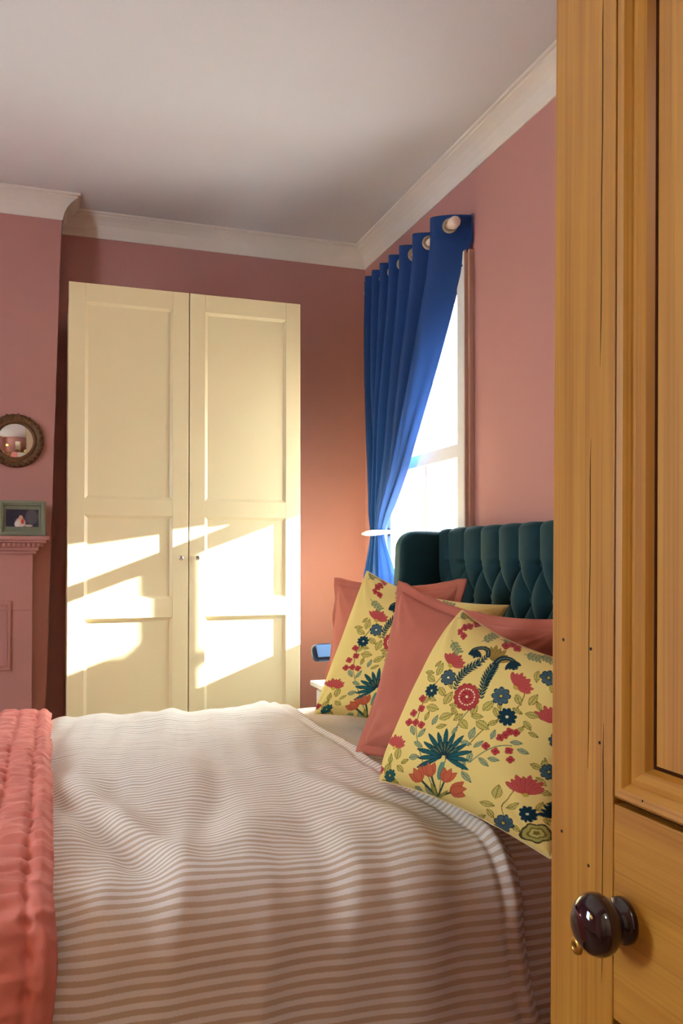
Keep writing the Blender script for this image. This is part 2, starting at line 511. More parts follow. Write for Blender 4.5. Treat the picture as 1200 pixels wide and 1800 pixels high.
# ------------------------------------------------------------------ pine door (open, in front of the right wall)
DX = 0.514
def pine_door():
    t = bpy.data.objects.new('door_1', None); COL.objects.link(t)
    t['kind'] = 'structure'; t['label'] = 'open stripped honey pine panelled door with black knob'
    T = 0.036
    ye, yh, zt = 0.796, 0.042, 2.03       # leading edge, hinge edge, top
    S = 0.105
    def piece(name, y0, y1, z0, z1, m, x0=0.0, x1=T, bev=0.0015):
        return box(name, x0, x1, y0, y1, z0, z1, m, t, bev)
    t.location = (DX, 0, 1.26)
    t.rotation_euler = (0, math.radians(0.68), 0)
    Z = lambda z: z - 1.26
    piece('stile', ye - S, ye, Z(0.012), Z(zt), M_PINE_V)
    piece('stile', yh, yh + S, Z(0.012), Z(zt), M_PINE_V)
    ya, yb = yh + S + 0.0012, ye - S - 0.0012
    RAILS = ((0.012, 0.22), (0.775, 0.977), (1.92, zt))
    for a, b in RAILS: piece('rail', ya, yb, Z(a), Z(b), M_PINE_H)
    ym = (ya + yb) / 2
    piece('muntin', ym - 0.05, ym + 0.05, Z(0.22), Z(0.775), M_PINE_V)
    piece('muntin', ym - 0.05, ym + 0.05, Z(0.977), Z(1.92), M_PINE_V)
    for (pa, pb) in ((ya, ym - 0.05), (ym + 0.05, yb)):
        for (qa, qb) in ((0.22, 0.775), (0.977, 1.92)):
            box('panel', 0.013, 0.023, pa, pb, Z(qa), Z(qb), M_PINE_PANEL, t)
            # bolection moulding: four mitred strips, profile (inward, proud)
            g = 0.0080
            prof = [(g, 0.013), (g, -0.004), (g + 0.003, -0.007), (g + 0.011, -0.006), (g + 0.016, -0.001), (g + 0.0165, 0.001),
                    (g + 0.022, 0.0005), (g + 0.030, 0.005), (g + 0.0335, 0.013)]
            A, B, C, D = pa, pb, Z(qa), Z(qb)
            sides = (
                (lambda o, x: (x, A + o, C + o), lambda o, x: (x, A + o, D - o), M_PINE_V),
                (lambda o, x: (x, B - o, C + o), lambda o, x: (x, B - o, D - o), M_PINE_V),
                (lambda o, x: (x, A + o, C + o), lambda o, x: (x, B - o, C + o), M_PINE_H),
                (lambda o, x: (x, A + o, D - o), lambda o, x: (x, B - o, D - o), M_PINE_H))
            gap_strip = [(0.0, 0.0135), (0.0, 0.0122), (g + 0.001, 0.0122), (g + 0.001, 0.0135)]  # dark strips put the shade and dirt of the gaps into colour
            groove_strip = [(g + 0.033, 0.0135), (g + 0.033, 0.0124), (g + 0.0365, 0.0124), (g + 0.0365, 0.0135)]
            for f0, f1, m in sides:
                obj('moulding', prism_bm(prof, f0, f1), m, t)
                bmw = prism_bm(gap_strip, f0, f1); prism_bm(groove_strip, f0, f1, bmw)
                obj('gap_wax_and_shade', bmw, M_GAP_SHADE, t)
    # nail holes and the fine shake in the stile
    bm = bmesh.new()
    for (y, z) in ((0.775, 1.125), (0.727, 1.120), (0.776, 0.925), (0.729, 0.905), (0.712, 1.03)):
        lathe_bm([(0.0001, -0.0005), (0.0016, -0.0004), (0.0016, 0.0002), (0.0001, 0.0003)], 10, 'X', (0, y, Z(z)), bm)
    for (y, z) in ((0.676, 1.535), (0.676, 1.375), (0.676, 1.24), (0.676, 1.145), (0.676, 1.03), (0.640, 0.993)):
        lathe_bm([(0.0001, -0.0066), (0.0011, -0.0065), (0.0011, -0.0058), (0.0001, -0.0057)], 10, 'X', (0, y, Z(z)), bm)
    obj('nail_hole', bm, M_DARK, t)
    bm = bmesh.new()
    for (ya_, za, yb_, zb) in ((0.7115, 1.78, 0.7135, 1.40), (0.7285, 1.33, 0.7305, 1.00), (0.7055, 1.05, 0.7065, 0.80)):
        pts = [(-0.0002, ya_ + (yb_ - ya_) * k / 8 + 0.0006 * math.sin(k * 1.7), Z(za + (zb - za) * k / 8)) for k in range(9)]
        tube_bm(pts, [0.0001] + [0.0004] * 7 + [0.0001], 5, bm)
    obj('shake', bm, M_DARK, t)
    # black ceramic knob on a rose
    kx, ky, kz = 0.0, 0.674, Z(0.873)
    kn = obj('door_knob', lathe_bm([(0.001, -0.0485), (0.010, -0.048), (0.0185, -0.0455), (0.0250, -0.040), (0.0283, -0.0325), (0.0280, -0.026),
                                (0.0245, -0.020), (0.0190, -0.016), (0.0150, -0.013), (0.014, -0.010), (0.001, -0.008)], 40, 'X', (kx, ky, kz)),
             M_BLACK, t, True)
    kn['label'] = 'glossy black ceramic knob'
    obj('knob_rose', lathe_bm([(0.001, -0.012), (0.014, -0.012), (0.016, -0.010), (0.0165, -0.0075), (0.0205, -0.006), (0.0215, -0.004), (0.0215, 0.0), (0.001, 0.0)], 36, 'X', (kx, ky, kz)),
        M_BLACK, t, True)
    es = obj('escutcheon', lathe_bm([(0.0028, -0.0002), (0.0028, -0.003), (0.0055, -0.0042), (0.0085, -0.0025), (0.009, 0.0), (0.0028, 0.0)], 28, 'X', (0, 0.7475, Z(0.8185))), M_BRASS, t, True)
    es['label'] = 'small brass keyhole ring'
    obj('keyhole', lathe_bm([(0.0001, -0.0012), (0.0027, -0.0011), (0.0027, 0.0), (0.0001, 0.0)], 16, 'X', (0, 0.7475, Z(0.8185))), M_DARK, t)
    return t
pine_door()
# door lining round the opening
bm = bmesh.new()
box_bm(-0.30, -0.27, YN - 0.13, YN + 0.01, 0, 2.06, bm=bm)
box_bm(0.57, 0.60, YN - 0.13, YN + 0.01, 0, 2.06, bm=bm)
box_bm(-0.27, 0.57, YN - 0.13, YN + 0.01, 2.035, 2.06, bm=bm)
struct('trim_2', bm, M_PINE_V, 'pine lining of the doorway')

# ------------------------------------------------------------------ wardrobe
WY = 3.716
def wardrobe():
    t = thing('wardrobe', 'tall cream two door panelled wardrobe in the alcove with sunlight across it', 'wardrobe', (0.577, 4.02, 0))
    X = lambda x: x - 0.577
    Y = lambda y: y - 4.02
    bm = bmesh.new()
    box_bm(X(0.082), X(0.100), Y(3.738), Y(4.318), 0.0, 2.36, bm=bm)
    box_bm(X(1.058), X(1.076), Y(3.738), Y(4.318), 0.0, 2.36, bm=bm)
    box_bm(X(0.100), X(1.058), Y(3.745), Y(4.318), 2.342, 2.36, bm=bm)
    box_bm(X(0.100), X(1.058), Y(3.745), Y(4.318), 0.06, 0.08, bm=bm)
    box_bm(X(0.100), X(1.058), Y(3.79), Y(3.81), 0.0, 0.06, bm=bm)
    box_bm(X(0.100), X(1.058), Y(4.31), Y(4.318), 0.06, 2.342, bm=bm)
    obj('body', bm, M_WARD, t)
    for i, (x0, x1) in enumerate(((0.0765, 0.5750), (0.5790, 1.0790))):
        zb, zt = 0.065, 2.365
        dr = box('door', X(x0 + 0.01), X(x1 - 0.01), Y(WY + 0.009), Y(WY + 0.0195), zb + 0.01, zt - 0.01, M_WARD, t)
        f, bk, r, sl = Y(WY), Y(WY + 0.020), Y(WY + 0.009), 0.012
        sw = 0.068
        # stiles: face, slope down to the panel
        for side in (0, 1):
            xa = x0 if side == 0 else x1
            s = 1 if side == 0 else -1
            poly = [(xa, bk), (xa, f + 0.002), (xa + s * 0.002, f), (xa + s * (sw - 0.001), f), (xa + s * sw, f + 0.001),
                    (xa + s * (sw + 0.002), f + 0.003), (xa + s * (sw + sl), r), (xa + s * (sw + sl), bk)]
            obj('stile', prism_bm([(X(a), b) for a, b in poly], lambda a, b: (a, b, zb), lambda a, b: (a, b, zt)), M_WARD, dr)
        xa, xb = X(x0 + sw + 0.0008), X(x1 - sw - 0.0008)
        for (ra, rb) in ((zb, 0.140), (0.958, 1.038), (1.392, 1.462), (2.288, zt)):
            poly = []
            if ra > zb + 0.01: poly += [(ra - sl, bk), (ra - sl, r), (ra - 0.002, f + 0.003), (ra, f + 0.001), (ra + 0.001, f + 0.0003)]
            else: poly += [(ra, bk), (ra, f + 0.0003)]
            if rb < zt - 0.01: poly += [(rb - 0.001, f + 0.0003), (rb, f + 0.001), (rb + 0.002, f + 0.003), (rb + sl, r), (rb + sl, bk)]
            else: poly += [(rb, f + 0.0003), (rb, bk)]
            obj('rail', prism_bm(poly, lambda a, b: (xa, b, a), lambda a, b: (xb, b, a)), M_WARD, dr)
        kx = X(x1 - 0.034) if i == 0 else X(x0 + 0.034)
        obj('knob', lathe_bm([(0.0001, 0.0), (0.005, 0.0), (0.0045, -0.010), (0.006, -0.014), (0.0095, -0.018), (0.0105, -0.022), (0.008, -0.0255), (0.0001, -0.0265)], 24, 'Y', (kx, f, 1.213)),
            M_CHROME, dr, True)
    return t
wardrobe()

# ------------------------------------------------------------------ fireplace surround, mirror and photograph
def mantelpiece():
    t = thing('fireplace_surround', 'rose painted fireplace surround with dentil shelf under the round mirror', 'fireplace', (-0.7, YBR - 0.001, 0))
    X = lambda x: x + 0.7
    yb = 0.0
    xr, xl = 0.006, -1.406
    # shelf and stepped bed moulds
    def layer(name, xa, xb, dep, z0, z1, bev=0.002):
        return box(name, X(xa), X(xb), -dep, yb, z0, z1, M_WALL, t, bev)
    layer('shelf', xl, xr, 0.165, 1.292, 1.310, 0.003)
    layer('bed_mould', xl + 0.014, xr - 0.014, 0.150, 1.281, 1.292)
    layer('bed_mould', xl + 0.026, xr - 0.026, 0.128, 1.262, 1.281)
    x = xl + 0.03
    dm = box_bm(-0.0055, 0.0055, -0.136, -0.120, 1.263, 1.280, 0.0008, 1)
    me = None
    while x < xr - 0.03:
        if me is None:
            o = obj('dentil', dm, M_WALL, t); me = o.data
        else:
            o = obj('dentil', me, M_WALL, t)
        o.location = (X(x + 0.0055), 0, 0)
        x += 0.0205
    layer('bed_mould', xl + 0.044, xr - 0.044, 0.110, 1.246, 1.262)
    layer('bed_mould', xl + 0.056, xr - 0.056, 0.096, 1.232, 1.246)
    layer('frieze', xl + 0.07, xr - 0.07, 0.072, 0.98, 1.232)
    for s in (0, 1):
        a, b = ((xr - 0.07 - 0.20), xr - 0.07) if s == 0 else (xl + 0.07, xl + 0.27)
        layer('pilaster', a, b, 0.072, 0.0, 0.98)
    # raised moulded panel on the pilaster
    a, b, c, d = -0.320, -0.152, 0.715, 1.022
    for f0, f1 in ((lambda o, p: (X(b - o), p, c + o), lambda o, p: (X(b - o), p, d - o)),
                   (lambda o, p: (X(a + o), p, c + o), lambda o, p: (X(a + o), p, d - o)),
                   (lambda o, p: (X(a + o), p, d - o), lambda o, p: (X(b - o), p, d - o)),
                   (lambda o, p: (X(a + o), p, c + o), lambda o, p: (X(b - o), p, c + o))):
        obj('moulding', prism_bm([(0, -0.070), (0, -0.080), (0.004, -0.084), (0.010, -0.084), (0.013, -0.079), (0.018, -0.082), (0.022, -0.070)], f0, f1), M_WALL, t)
    box('hearth_panel', X(xl + 0.27), X(xr - 0.27), -0.03, yb, 0.0, 0.98, M_DARK, t)
mantelpiece()

mr = thing('convex_mirror', 'small round convex mirror in carved antique gilt frame on chimney breast', 'mirror', (-0.142, YBR, 1.745))
RM = 0.079
obj('frame', lathe_bm([(0.060, -0.002), (RM - 0.003, -0.016), (RM, -0.021), (RM + 0.006, -0.024), (RM + 0.012, -0.019), (RM + 0.017, -0.018), (RM + 0.026, -0.026),
                       (RM + 0.034, -0.025), (RM + 0.040, -0.018), (RM + 0.043, -0.004), (RM + 0.041, -0.0005), (0.060, -0.0005)], 64, 'Y'), M_GILT, mr, True)
bd = bmesh.new()
bmesh.ops.create_uvsphere(bd, u_segments=8, v_segments=6, radius=0.0075)
bme = None
for k in range(30):
    a = 2 * PI * k / 30
    if bme is None:
        o = obj('carved_leaf', bd, M_GILT, mr, True); bme = o.data
    else:
        o = obj('carved_leaf', bme, M_GILT, mr)
    rr = RM + 0.031 + (0.003 if k % 2 else 0)
    o.location = (rr * math.cos(a), -0.0225, rr * math.sin(a))
    o.rotation_euler = (0, -a, 0)
    o.scale = (1.5, 0.8, 0.9)
M_MIRROR = mat('silvered_glass', (236, 236, 234), 0.01, 0.0, metal=1.0)
cvx = [(0.0001 if k == 0 else RM * k / 16, -0.0175 - 0.0145 * (1 - (k / 16) ** 2)) for k in range(17)] + [(RM, -0.012), (0.0001, -0.010)]
g = obj('mirror_glass', lathe_bm(cvx, 64, 'Y'), M_MIRROR, mr, True)

def photo_material():
    m, nt, p = new_mat('photograph_print')
    N, L = nt.nodes, nt.links
    p.inputs['Roughness'].default_value = 0.25
    tc = N.new('ShaderNodeTexCoord')
    base = None
    cur = None
    def blob(cx, cz, rx, rz, col, prev, soft=0.3):
        s = N.new('ShaderNodeVectorMath'); s.operation = 'SUBTRACT'; s.inputs[1].default_value = (cx, 0, cz)
        L.new(tc.outputs['Object'], s.inputs[0])
        q = N.new('ShaderNodeVectorMath'); q.operation = 'MULTIPLY'; q.inputs[1].default_value = (1 / rx, 0, 1 / rz)
        L.new(s.outputs[0], q.inputs[0])
        l = N.new('ShaderNodeVectorMath'); l.operation = 'LENGTH'; L.new(q.outputs[0], l.inputs[0])
        r = N.new('ShaderNodeMapRange'); r.inputs['From Min'].default_value = 1.0; r.inputs['From Max'].default_value = 1.0 - soft
        L.new(l.outputs['Value'], r.inputs['Value'])
        x = N.new('ShaderNodeMix'); x.data_type = 'RGBA'
        L.new(r.outputs[0], x.inputs['Factor']); L.new(prev, x.inputs[6]); x.inputs[7].default_value = lin(col)
        return x.outputs[2]
    n = N.new('ShaderNodeTexNoise'); n.inputs['Scale'].default_value = 60
    L.new(tc.outputs['Object'], n.inputs['Vector'])
    r = N.new('ShaderNodeValToRGB'); r.color_ramp.elements[0].color = lin((22, 22, 40)); r.color_ramp.elements[1].color = lin((44, 42, 62))
    L.new(n.outputs['Fac'], r.inputs['Fac'])
    c = blob(0.040, 0.006, 0.030, 0.040, (86, 80, 88), r.outputs['Color'])
    c = blob(-0.008, -0.022, 0.024, 0.026, (226, 206, 190), c)
    c = blob(-0.006, 0.002, 0.010, 0.012, (214, 170, 140), c)
    c = blob(0.001, -0.016, 0.008, 0.014, (190, 60, 40), c)
    c = blob(-0.022, -0.028, 0.012, 0.016, (236, 230, 226), c)
    c = blob(0.026, -0.034, 0.020, 0.006, (214, 200, 190), c)
    L.new(c, p.inputs['Base Color'])
    return m
pf = thing('photo_frame', 'sage grey photo frame leaning on the mantel shelf below the mirror', 'picture frame', (-0.107, YBR - 0.112, 1.3105))
pf.rotation_euler = (math.radians(-9), 0, math.radians(4))
W2, HH = 0.098, 0.158
def fside(name, poly, f0, f1): return obj(name, prism_bm(poly, f0, f1), M_FRAME, pf)
prf = [(0, 0.016), (0, -0.008), (0.004, -0.012), (0.012, -0.012), (0.016, -0.007), (0.019, -0.007), (0.022, 0.0), (0.022, 0.016)]
fside('frame_rail', prf, lambda o, p: (-W2 + o, p, o), lambda o, p: (W2 - o, p, o))
fside('frame_rail', prf, lambda o, p: (-W2 + o, p, HH - o), lambda o, p: (W2 - o, p, HH - o))
fside('frame_stile', prf, lambda o, p: (-W2 + o, p, o), lambda o, p: (-W2 + o, p, HH - o))
fside('frame_stile', prf, lambda o, p: (W2 - o, p, o), lambda o, p: (W2 - o, p, HH - o))
box('mount', -W2 + 0.015, W2 - 0.015, 0.003, 0.010, 0.015, HH - 0.015, M_MOUNT, pf)
ph = box('photograph', -0.068, 0.068, -0.0008, 0.0008, -0.039, 0.039, photo_material(), pf)
ph.location = (0.0, 0.002, HH / 2 + 0.002)

# ------------------------------------------------------------------ curtain pole, curtain, holdback
PX, PZ = 1.533, 2.558
def curtain_pole():
    t = thing('curtain_pole', 'cream painted curtain pole with rounded end above the window', 'curtain pole', (PX, 3.55, PZ))
    obj('rod', tube_bm([(0, -0.46, 0), (0, 0.47, 0)], 0.0155, 20), M_POLE, t, True)
    pr = [(0.0001, -0.030), (0.012, -0.029), (0.0195, -0.024), (0.023, -0.014), (0.0235, 0.0), (0.0225, 0.012), (0.0175, 0.019), (0.0175, 0.024), (0.0001, 0.025)]
    obj('finial', lathe_bm(pr, 28, 'Y', (0, -0.470, 0)), M_POLE, t, True)
    obj('finial', lathe_bm([(r, -h) for r, h in pr], 28, 'Y', (0, 0.482, 0)), M_POLE, t, True)
    for y in (-0.37, 0.43):
        bm = tube_bm([(0, y, -0.018), (0.03, y, -0.018), (XR - PX, y, -0.018)], 0.007, 12)
        lathe_bm([(0.0001, XR - PX - 0.008), (0.022, XR - PX - 0.008), (0.022, XR - PX), (0.0001, XR - PX)], 20, 'X', (0, y, -0.018), bm)
        obj('bracket', bm, M_POLE, t, True)
curtain_pole()

# near edge (z -> y) and far edge of the cloth, top to bottom
EDGE_Z = np.array([2.62, 2.50, 2.37, 2.21, 2.02, 1.82, 1.61, 1.43, 1.335, 1.24, 1.13, 0.95, 0.40, 0.30])
EDGE_N = np.array([3.070, 3.070, 3.115, 3.215, 3.345, 3.492, 3.640, 3.800, 3.868, 3.850, 3.800, 3.770, 3.75, 3.75])
EDGE_F = np.array([4.005, 4.005, 4.015, 4.03, 4.055, 4.065, 4.055, 4.030, 4.000, 4.03, 4.075, 4.10, 4.12, 4.12])
ZTOP = 2.603
S_E = 0.955
def curtain_pos(s, z):
    yn = np.interp(-z, -EDGE_Z, EDGE_N); yf = np.interp(-z, -EDGE_Z, EDGE_F)
    # folds are fixed to the cloth: open near the end of the pole, packed at the far side; eyelets at every zero crossing
    q = (S_E - s)
    ph = 2 * PI * (4.0 * q + 3.6 * np.clip(q, 0, 1) ** 2)
    up = sstep(1.35, 2.45, z)
    amp = 0.017 + 0.043 * up
    low = 1 - sstep(1.05, 1.33, z)
    amp = amp + 0.012 * low - 0.010 * np.exp(-((z - 1.335) / 0.10) ** 2)
    warp = s + 0.10 * (1 - up) * np.sin(3.1 * s * PI) * s * (1 - s) * 2
    y = yf + (yn - yf) * warp
    wob = 0.012 * np.sin(ph * 0.5 + 1.3 + z * 2.0) * (1 - up)
    sharp = np.sin(ph + 0.35 * np.sin(2 * ph) * (1 - up))
    cx = PX + 0.02 * (1 - up) - 0.010 * np.exp(-((z - 1.335) / 0.12) ** 2)
    x = cx - amp * sharp + wob
    lowf = (1 - up) * sstep(1.2, 1.5, z) + 0.8 * low
    x = x + lowf * (0.015 * np.sin(2 * PI * 11 * s + 0.8 * np.sin(5 * s) + z * 0.6) + 0.006 * np.sin(2 * PI * 19 * s + 1.0))
    # last flap folds back towards the wall near the heading
    e = sstep(S_E, 1.0, s)
    x = x + e * (0.060 * up * sstep(2.40, 2.60, z))
    x = np.minimum(x, 1.612 - 0.045 * (1 - sstep(2.3, 2.5, z)) * 0)
    return x, y
zs = np.concatenate([np.linspace(ZTOP, 1.0, 150), np.linspace(0.985, 0.33, 25)])
ss = np.linspace(0, 1, 420)
S, Zg = np.meshgrid(ss, zs)
cx, cy = curtain_pos(S, Zg)
P = np.stack([cx, cy, Zg + 0.0 * S], -1)
ct = thing('curtain', 'royal blue eyelet curtain tied back beside the room corner', 'curtain', (1.55, 3.95, 0.33))
P0 = P - np.array([1.55, 3.95, 0.33])
cme = grid_me('cloth', P0, np.stack([S, Zg], -1))
co = obj('cloth', cme, M_CURT, ct)
sd = co.modifiers.new('thickness', 'SOLIDIFY'); sd.thickness = 0.0025; sd.offset = 0
# eyelets at the zero crossings, turned to lie in the cloth
EY = lathe_bm([(0.0215, -0.0035), (0.024, -0.0052), (0.0285, -0.005), (0.0315, -0.003), (0.0315, 0.003), (0.0285, 0.005), (0.024, 0.0052), (0.0215, 0.0035), (0.0215, -0.0035)], 28, 'Z')
eme = None
for k in range(0, 16):
    q_ = (-4.0 + math.sqrt(16 + 4 * 3.6 * 0.5 * k)) / 7.2
    s_ = S_E - q_
    if s_ < 0.01: break
    a, b = curtain_pos(np.array([s_ - 0.002, s_ + 0.002]), np.array([PZ, PZ]))
    tx, ty = a[1] - a[0], b[1] - b[0]
    ang = math.atan2(ty, tx)
    if eme is None:
        o = obj('eyelet', EY, M_STEEL, ct, True); eme = o.data
    else:
        o = obj('eyelet', eme, M_STEEL, ct)
    nrm = Vector((-ty, tx, 0)).normalized()
    o.rotation_euler = nrm.to_track_quat('Z', 'Y').to_euler()
    o.location = (float(a.mean()) - 1.55, float(b.mean()) - 3.95, PZ - 0.33)

hb = thing('curtain_holdback', 'slim ivory curtain holdback arm round the gathered blue curtain', 'holdback', (XR, 3.965, 1.335))
hp = [(0.0, 0.01, 0.006), (-0.02, -0.06, 0.006), (-0.05, -0.105, 0.005), (-0.09, -0.122, 0.003), (-0.14, -0.122, -0.001), (-0.175, -0.114, -0.004), (-0.195, -0.106, -0.006)]
obj('arm', tube_bm(hp, [0.010, 0.009, 0.009, 0.011, 0.014, 0.012, 0.004], 16), M_IVORY, hb, True)
obj('wall_plate', lathe_bm([(0.0001, -0.008), (0.022, -0.008), (0.024, -0.004), (0.024, 0.0), (0.0001, 0.0)], 24, 'X', (0, 0.01, 0.006)), M_IVORY, hb, True)

# ------------------------------------------------------------------ bed: base, tufted headboard with wings
YF, YNR = 3.235, 1.415       # far and near ends of headboard
HX = 1.50                    # headboard front
def headboard():
    t = thing('bed_frame', 'dark teal velvet winged bed with deep buttoned headboard against the rose wall', 'bed', (0.55, 2.325, 0))
    O = np.array([0.55, 2.325, 0])
    ya, yb = YNR + 0.085, YF - 0.085
    zt, zr = 1.333, 1.190
    sy, sz = 0.133, 0.118
    ny, nz = 560, 240
    yy = np.linspace(ya, yb, ny); zz = np.linspace(0.30, zt - 0.028, nz)
    Yg, Zz = np.meshgrid(yy, zz)
    yo = Yg - 2.55
    a = yo / sy + (Zz - zr) / (2 * sz); b = yo / sy - (Zz - zr) / (2 * sz)
    dia = np.abs(np.sin(PI * a) * np.sin(PI * b)) ** 0.42
    ver = np.abs(np.sin(PI * yo / sy)) ** 0.5
    top = sstep(zr - 0.002, zr + 0.02, Zz)
    h = dia * (1 - top) + (0.25 + 0.75 * ver) * top
    # buttons pull deeper
    h = h * 0.046
    fall = sstep(0.0, 0.06, np.minimum(Yg - ya, yb - Yg))
    h = h * (0.5 + 0.5 * fall) + 0.012 * (1 - fall)
    X = HX + 0.034 - h
    P = np.stack([X, Yg, Zz], -1)
    # roll the top edge back
    rows = []
    base = P[-1].copy()
    for k in range(1, 11):
        an = k / 10 * PI / 2
        q = base.copy()
        q[:, 0] = base[:, 0] + (0.030 + (HX - base[:, 0])) * (1 - math.cos(an)) * 1.0
        q[:, 2] = base[:, 2] + 0.028 * math.sin(an) * (0.72 + 0.28 * (HX + 0.03 - base[:, 0]) / 0.04)
        rows.append(q)
    q = rows[-1].copy(); q[:, 0] = XR - 0.006
    rows.append(q)
    P = np.concatenate([P, np.array(rows)], 0)
    obj('headboard', grid_me('headboard', P - O), M_TEAL, t)
    box('headboard_back', HX + 0.035 - O[0], XR - 0.004 - O[0], ya - O[1], yb - O[1], 0.05, zt - 0.03, M_TEAL, t, 0.004)
    # covered buttons
    bb = bmesh.new(); bmesh.ops.create_uvsphere(bb, u_segments=12, v_segments=8, radius=0.0115)
    bme = None
    for r in range(0, 5):
        z = zr - r * sz
        off = 0 if r % 2 == 0 else sy / 2
        for k in range(-9, 6):
            y = 2.55 + k * sy + off
            if y < ya + 0.05 or y > yb - 0.05: continue
            if bme is None:
                o = obj('button', bb, M_TEAL, t, True); bme = o.data
            else:
                o = obj('button', bme, M_TEAL, t)
            o.location = (HX + 0.022 - O[0], y - O[1], z - O[2]); o.scale = (0.6, 1, 1)
    # wings
    wx = 1.335
    for s in (0, 1):
        y0, y1 = (YF - 0.085, YF) if s == 0 else (YNR, YNR + 0.085)
        R = 0.075
        ztop = 1.322
        prof = [(XR - 0.004, 0.06), (XR - 0.004, ztop)]
        for k in range(11):
            an = PI / 2 + k / 10 * PI / 2
            prof.append((wx + R + R * math.cos(an), ztop - R + R * math.sin(an)))
        for k in range(1, 9):
            z = ztop - R - (ztop - R - 0.55) * k / 8
            prof.append((wx - 0.055 * (k / 8) ** 1.3, z))
        prof.append((wx - 0.055, 0.06))
        bm = prism_bm([(p[0] - O[0], p[1]) for p in prof], lambda a, z: (a, y0 - O[1], z), lambda a, z: (a, y1 - O[1], z))
        bmesh.ops.recalc_face_normals(bm, faces=bm.faces)
        ed = [e for e in bm.edges if len(e.link_faces) == 2 and e.calc_face_angle(0) > 1.2 and min(v.co.z for v in e.verts) > 0.1]
        bmesh.ops.bevel(bm, geom=ed, offset=0.022, segments=5, profile=0.5, affect='EDGES')
        w = obj('wing', bm, M_TEAL, t)
        w.data.shade_smooth()
    box('base', -0.52 - O[0], 1.49 - O[0], 1.62 - O[1], 3.12 - O[1], 0.08, 0.34, M_TEAL, t, 0.012, 3)
    for (x, y) in ((-0.45, 1.68), (-0.45, 3.06), (1.40, 1.68), (1.40, 3.06)):
        obj('leg', lathe_bm([(0.0001, 0.0), (0.020, 0.0), (0.028, 0.08), (0.0001, 0.08)], 16, 'Z', (x - O[0], y - O[1], 0)), M_DARK, t)
headboard()
tag(obj('mattress', box_bm(-0.50, 1.46, 1.63, 3.11, 0.342, 0.585, 0.05, 4), M_MATTRESS, None, True), 'deep white mattress under the striped duvet', 'mattress')

# ------------------------------------------------------------------ bedding draped over the bed
def drape_section(far_y, near_y, ztop, zfar, znear, rf, rn, n):
    """cross-section polyline (y,z) from the far hem over the top to the near hem, resampled evenly"""
    pts = [(far_y + 0.02, zfar), (far_y, ztop - rf)]
    for k in range(1, 13):
        a = k / 12 * PI / 2
        pts.append((far_y - rf + rf * math.cos(a), ztop - rf + rf * math.sin(a)))
    m = (far_y - rf + near_y + rn) / 2
    pts.append((m, ztop + 0.018))
    for k in range(0, 13):
        a = PI / 2 + k / 12 * PI / 2
        pts.append((near_y + rn + rn * 1.0 * math.cos(a), ztop - rn + rn * math.sin(a)))
    pts.append((near_y - 0.03, znear))
    p = np.array(pts)
    d = np.r_[0, np.cumsum(np.linalg.norm(np.diff(p, axis=0), axis=1))]
    L = d[-1]
    b = np.linspace(0, L, n)
    q = np.stack([np.interp(b, d, p[:, 0]), np.interp(b, d, p[:, 1])], -1)
    # smooth
    for _ in range(6):
        q[1:-1] = 0.25 * q[:-2] + 0.5 * q[1:-1] + 0.25 * q[2:]
    tg = np.gradient(q, axis=0); tg /= np.linalg.norm(tg, axis=1)[:, None]
    nr = np.stack([tg[:, 1], -tg[:, 0]], -1)
    nr *= np.sign((nr[:, 1:2] * 1.0 + 1e-6)) if False else 1
    # outward: pointing up on top
    i = n // 2
    if nr[i, 1] < 0: nr = -nr
    return q, nr, b, L

def drape(name, x0, x1, nx, nb, disp, parent, m, sec, thick=0.0, origin=(0, 0, 0)):
    q, nr, b, L = sec
    xs = np.linspace(x0, x1, nx)
    A, B = np.meshgrid(xs, b)
    d, dx = disp(A, B, q, L)
    P = np.empty((nb, nx, 3))
    P[..., 0] = A + dx
    P[..., 1] = q[:, 0][:, None] + nr[:, 0][:, None] * d
    P[..., 2] = q[:, 1][:, None] + nr[:, 1][:, None] * d
    P -= np.array(origin)
    me = grid_me(name, P, np.stack([A, B], -1), flip=False)
    o = obj(name, me, m, parent)
    if thick:
        s = o.modifiers.new('thickness', 'SOLIDIFY'); s.thickness = thick; s.offset = -1
    return o, P

# lower striped sheet at the head of the bed
sheet = thing('striped_sheet', 'taupe striped sheet under the cushions at the head of the bed', 'sheet', (1.1, 2.37, 0.6))
secS = drape_section(3.225, 1.478, 0.638, 0.30, 0.17, 0.07, 0.085, 240)
def dispS(A, B, q, L):
    side = sstep(0.62, 0.30, q[:, 1])[:, None] * (q[:, 0] < 2.3)[:, None]
    d = 0.006 * vnoise(A * 5, B * 4, 3.0) + 0.004 * vnoise(A * 16, B * 7, 5.0)
    d = d + side * (0.014 * np.sin(A * 24 + 1.0) * sstep(0.62, 0.2, q[:, 1])[:, None])
    return d, 0.0
o, _ = drape('sheet_cloth', 0.70, 1.44, 130, 240, dispS, sheet, M_STRIPE, secS, 0.008, (1.1, 2.37, 0.6))

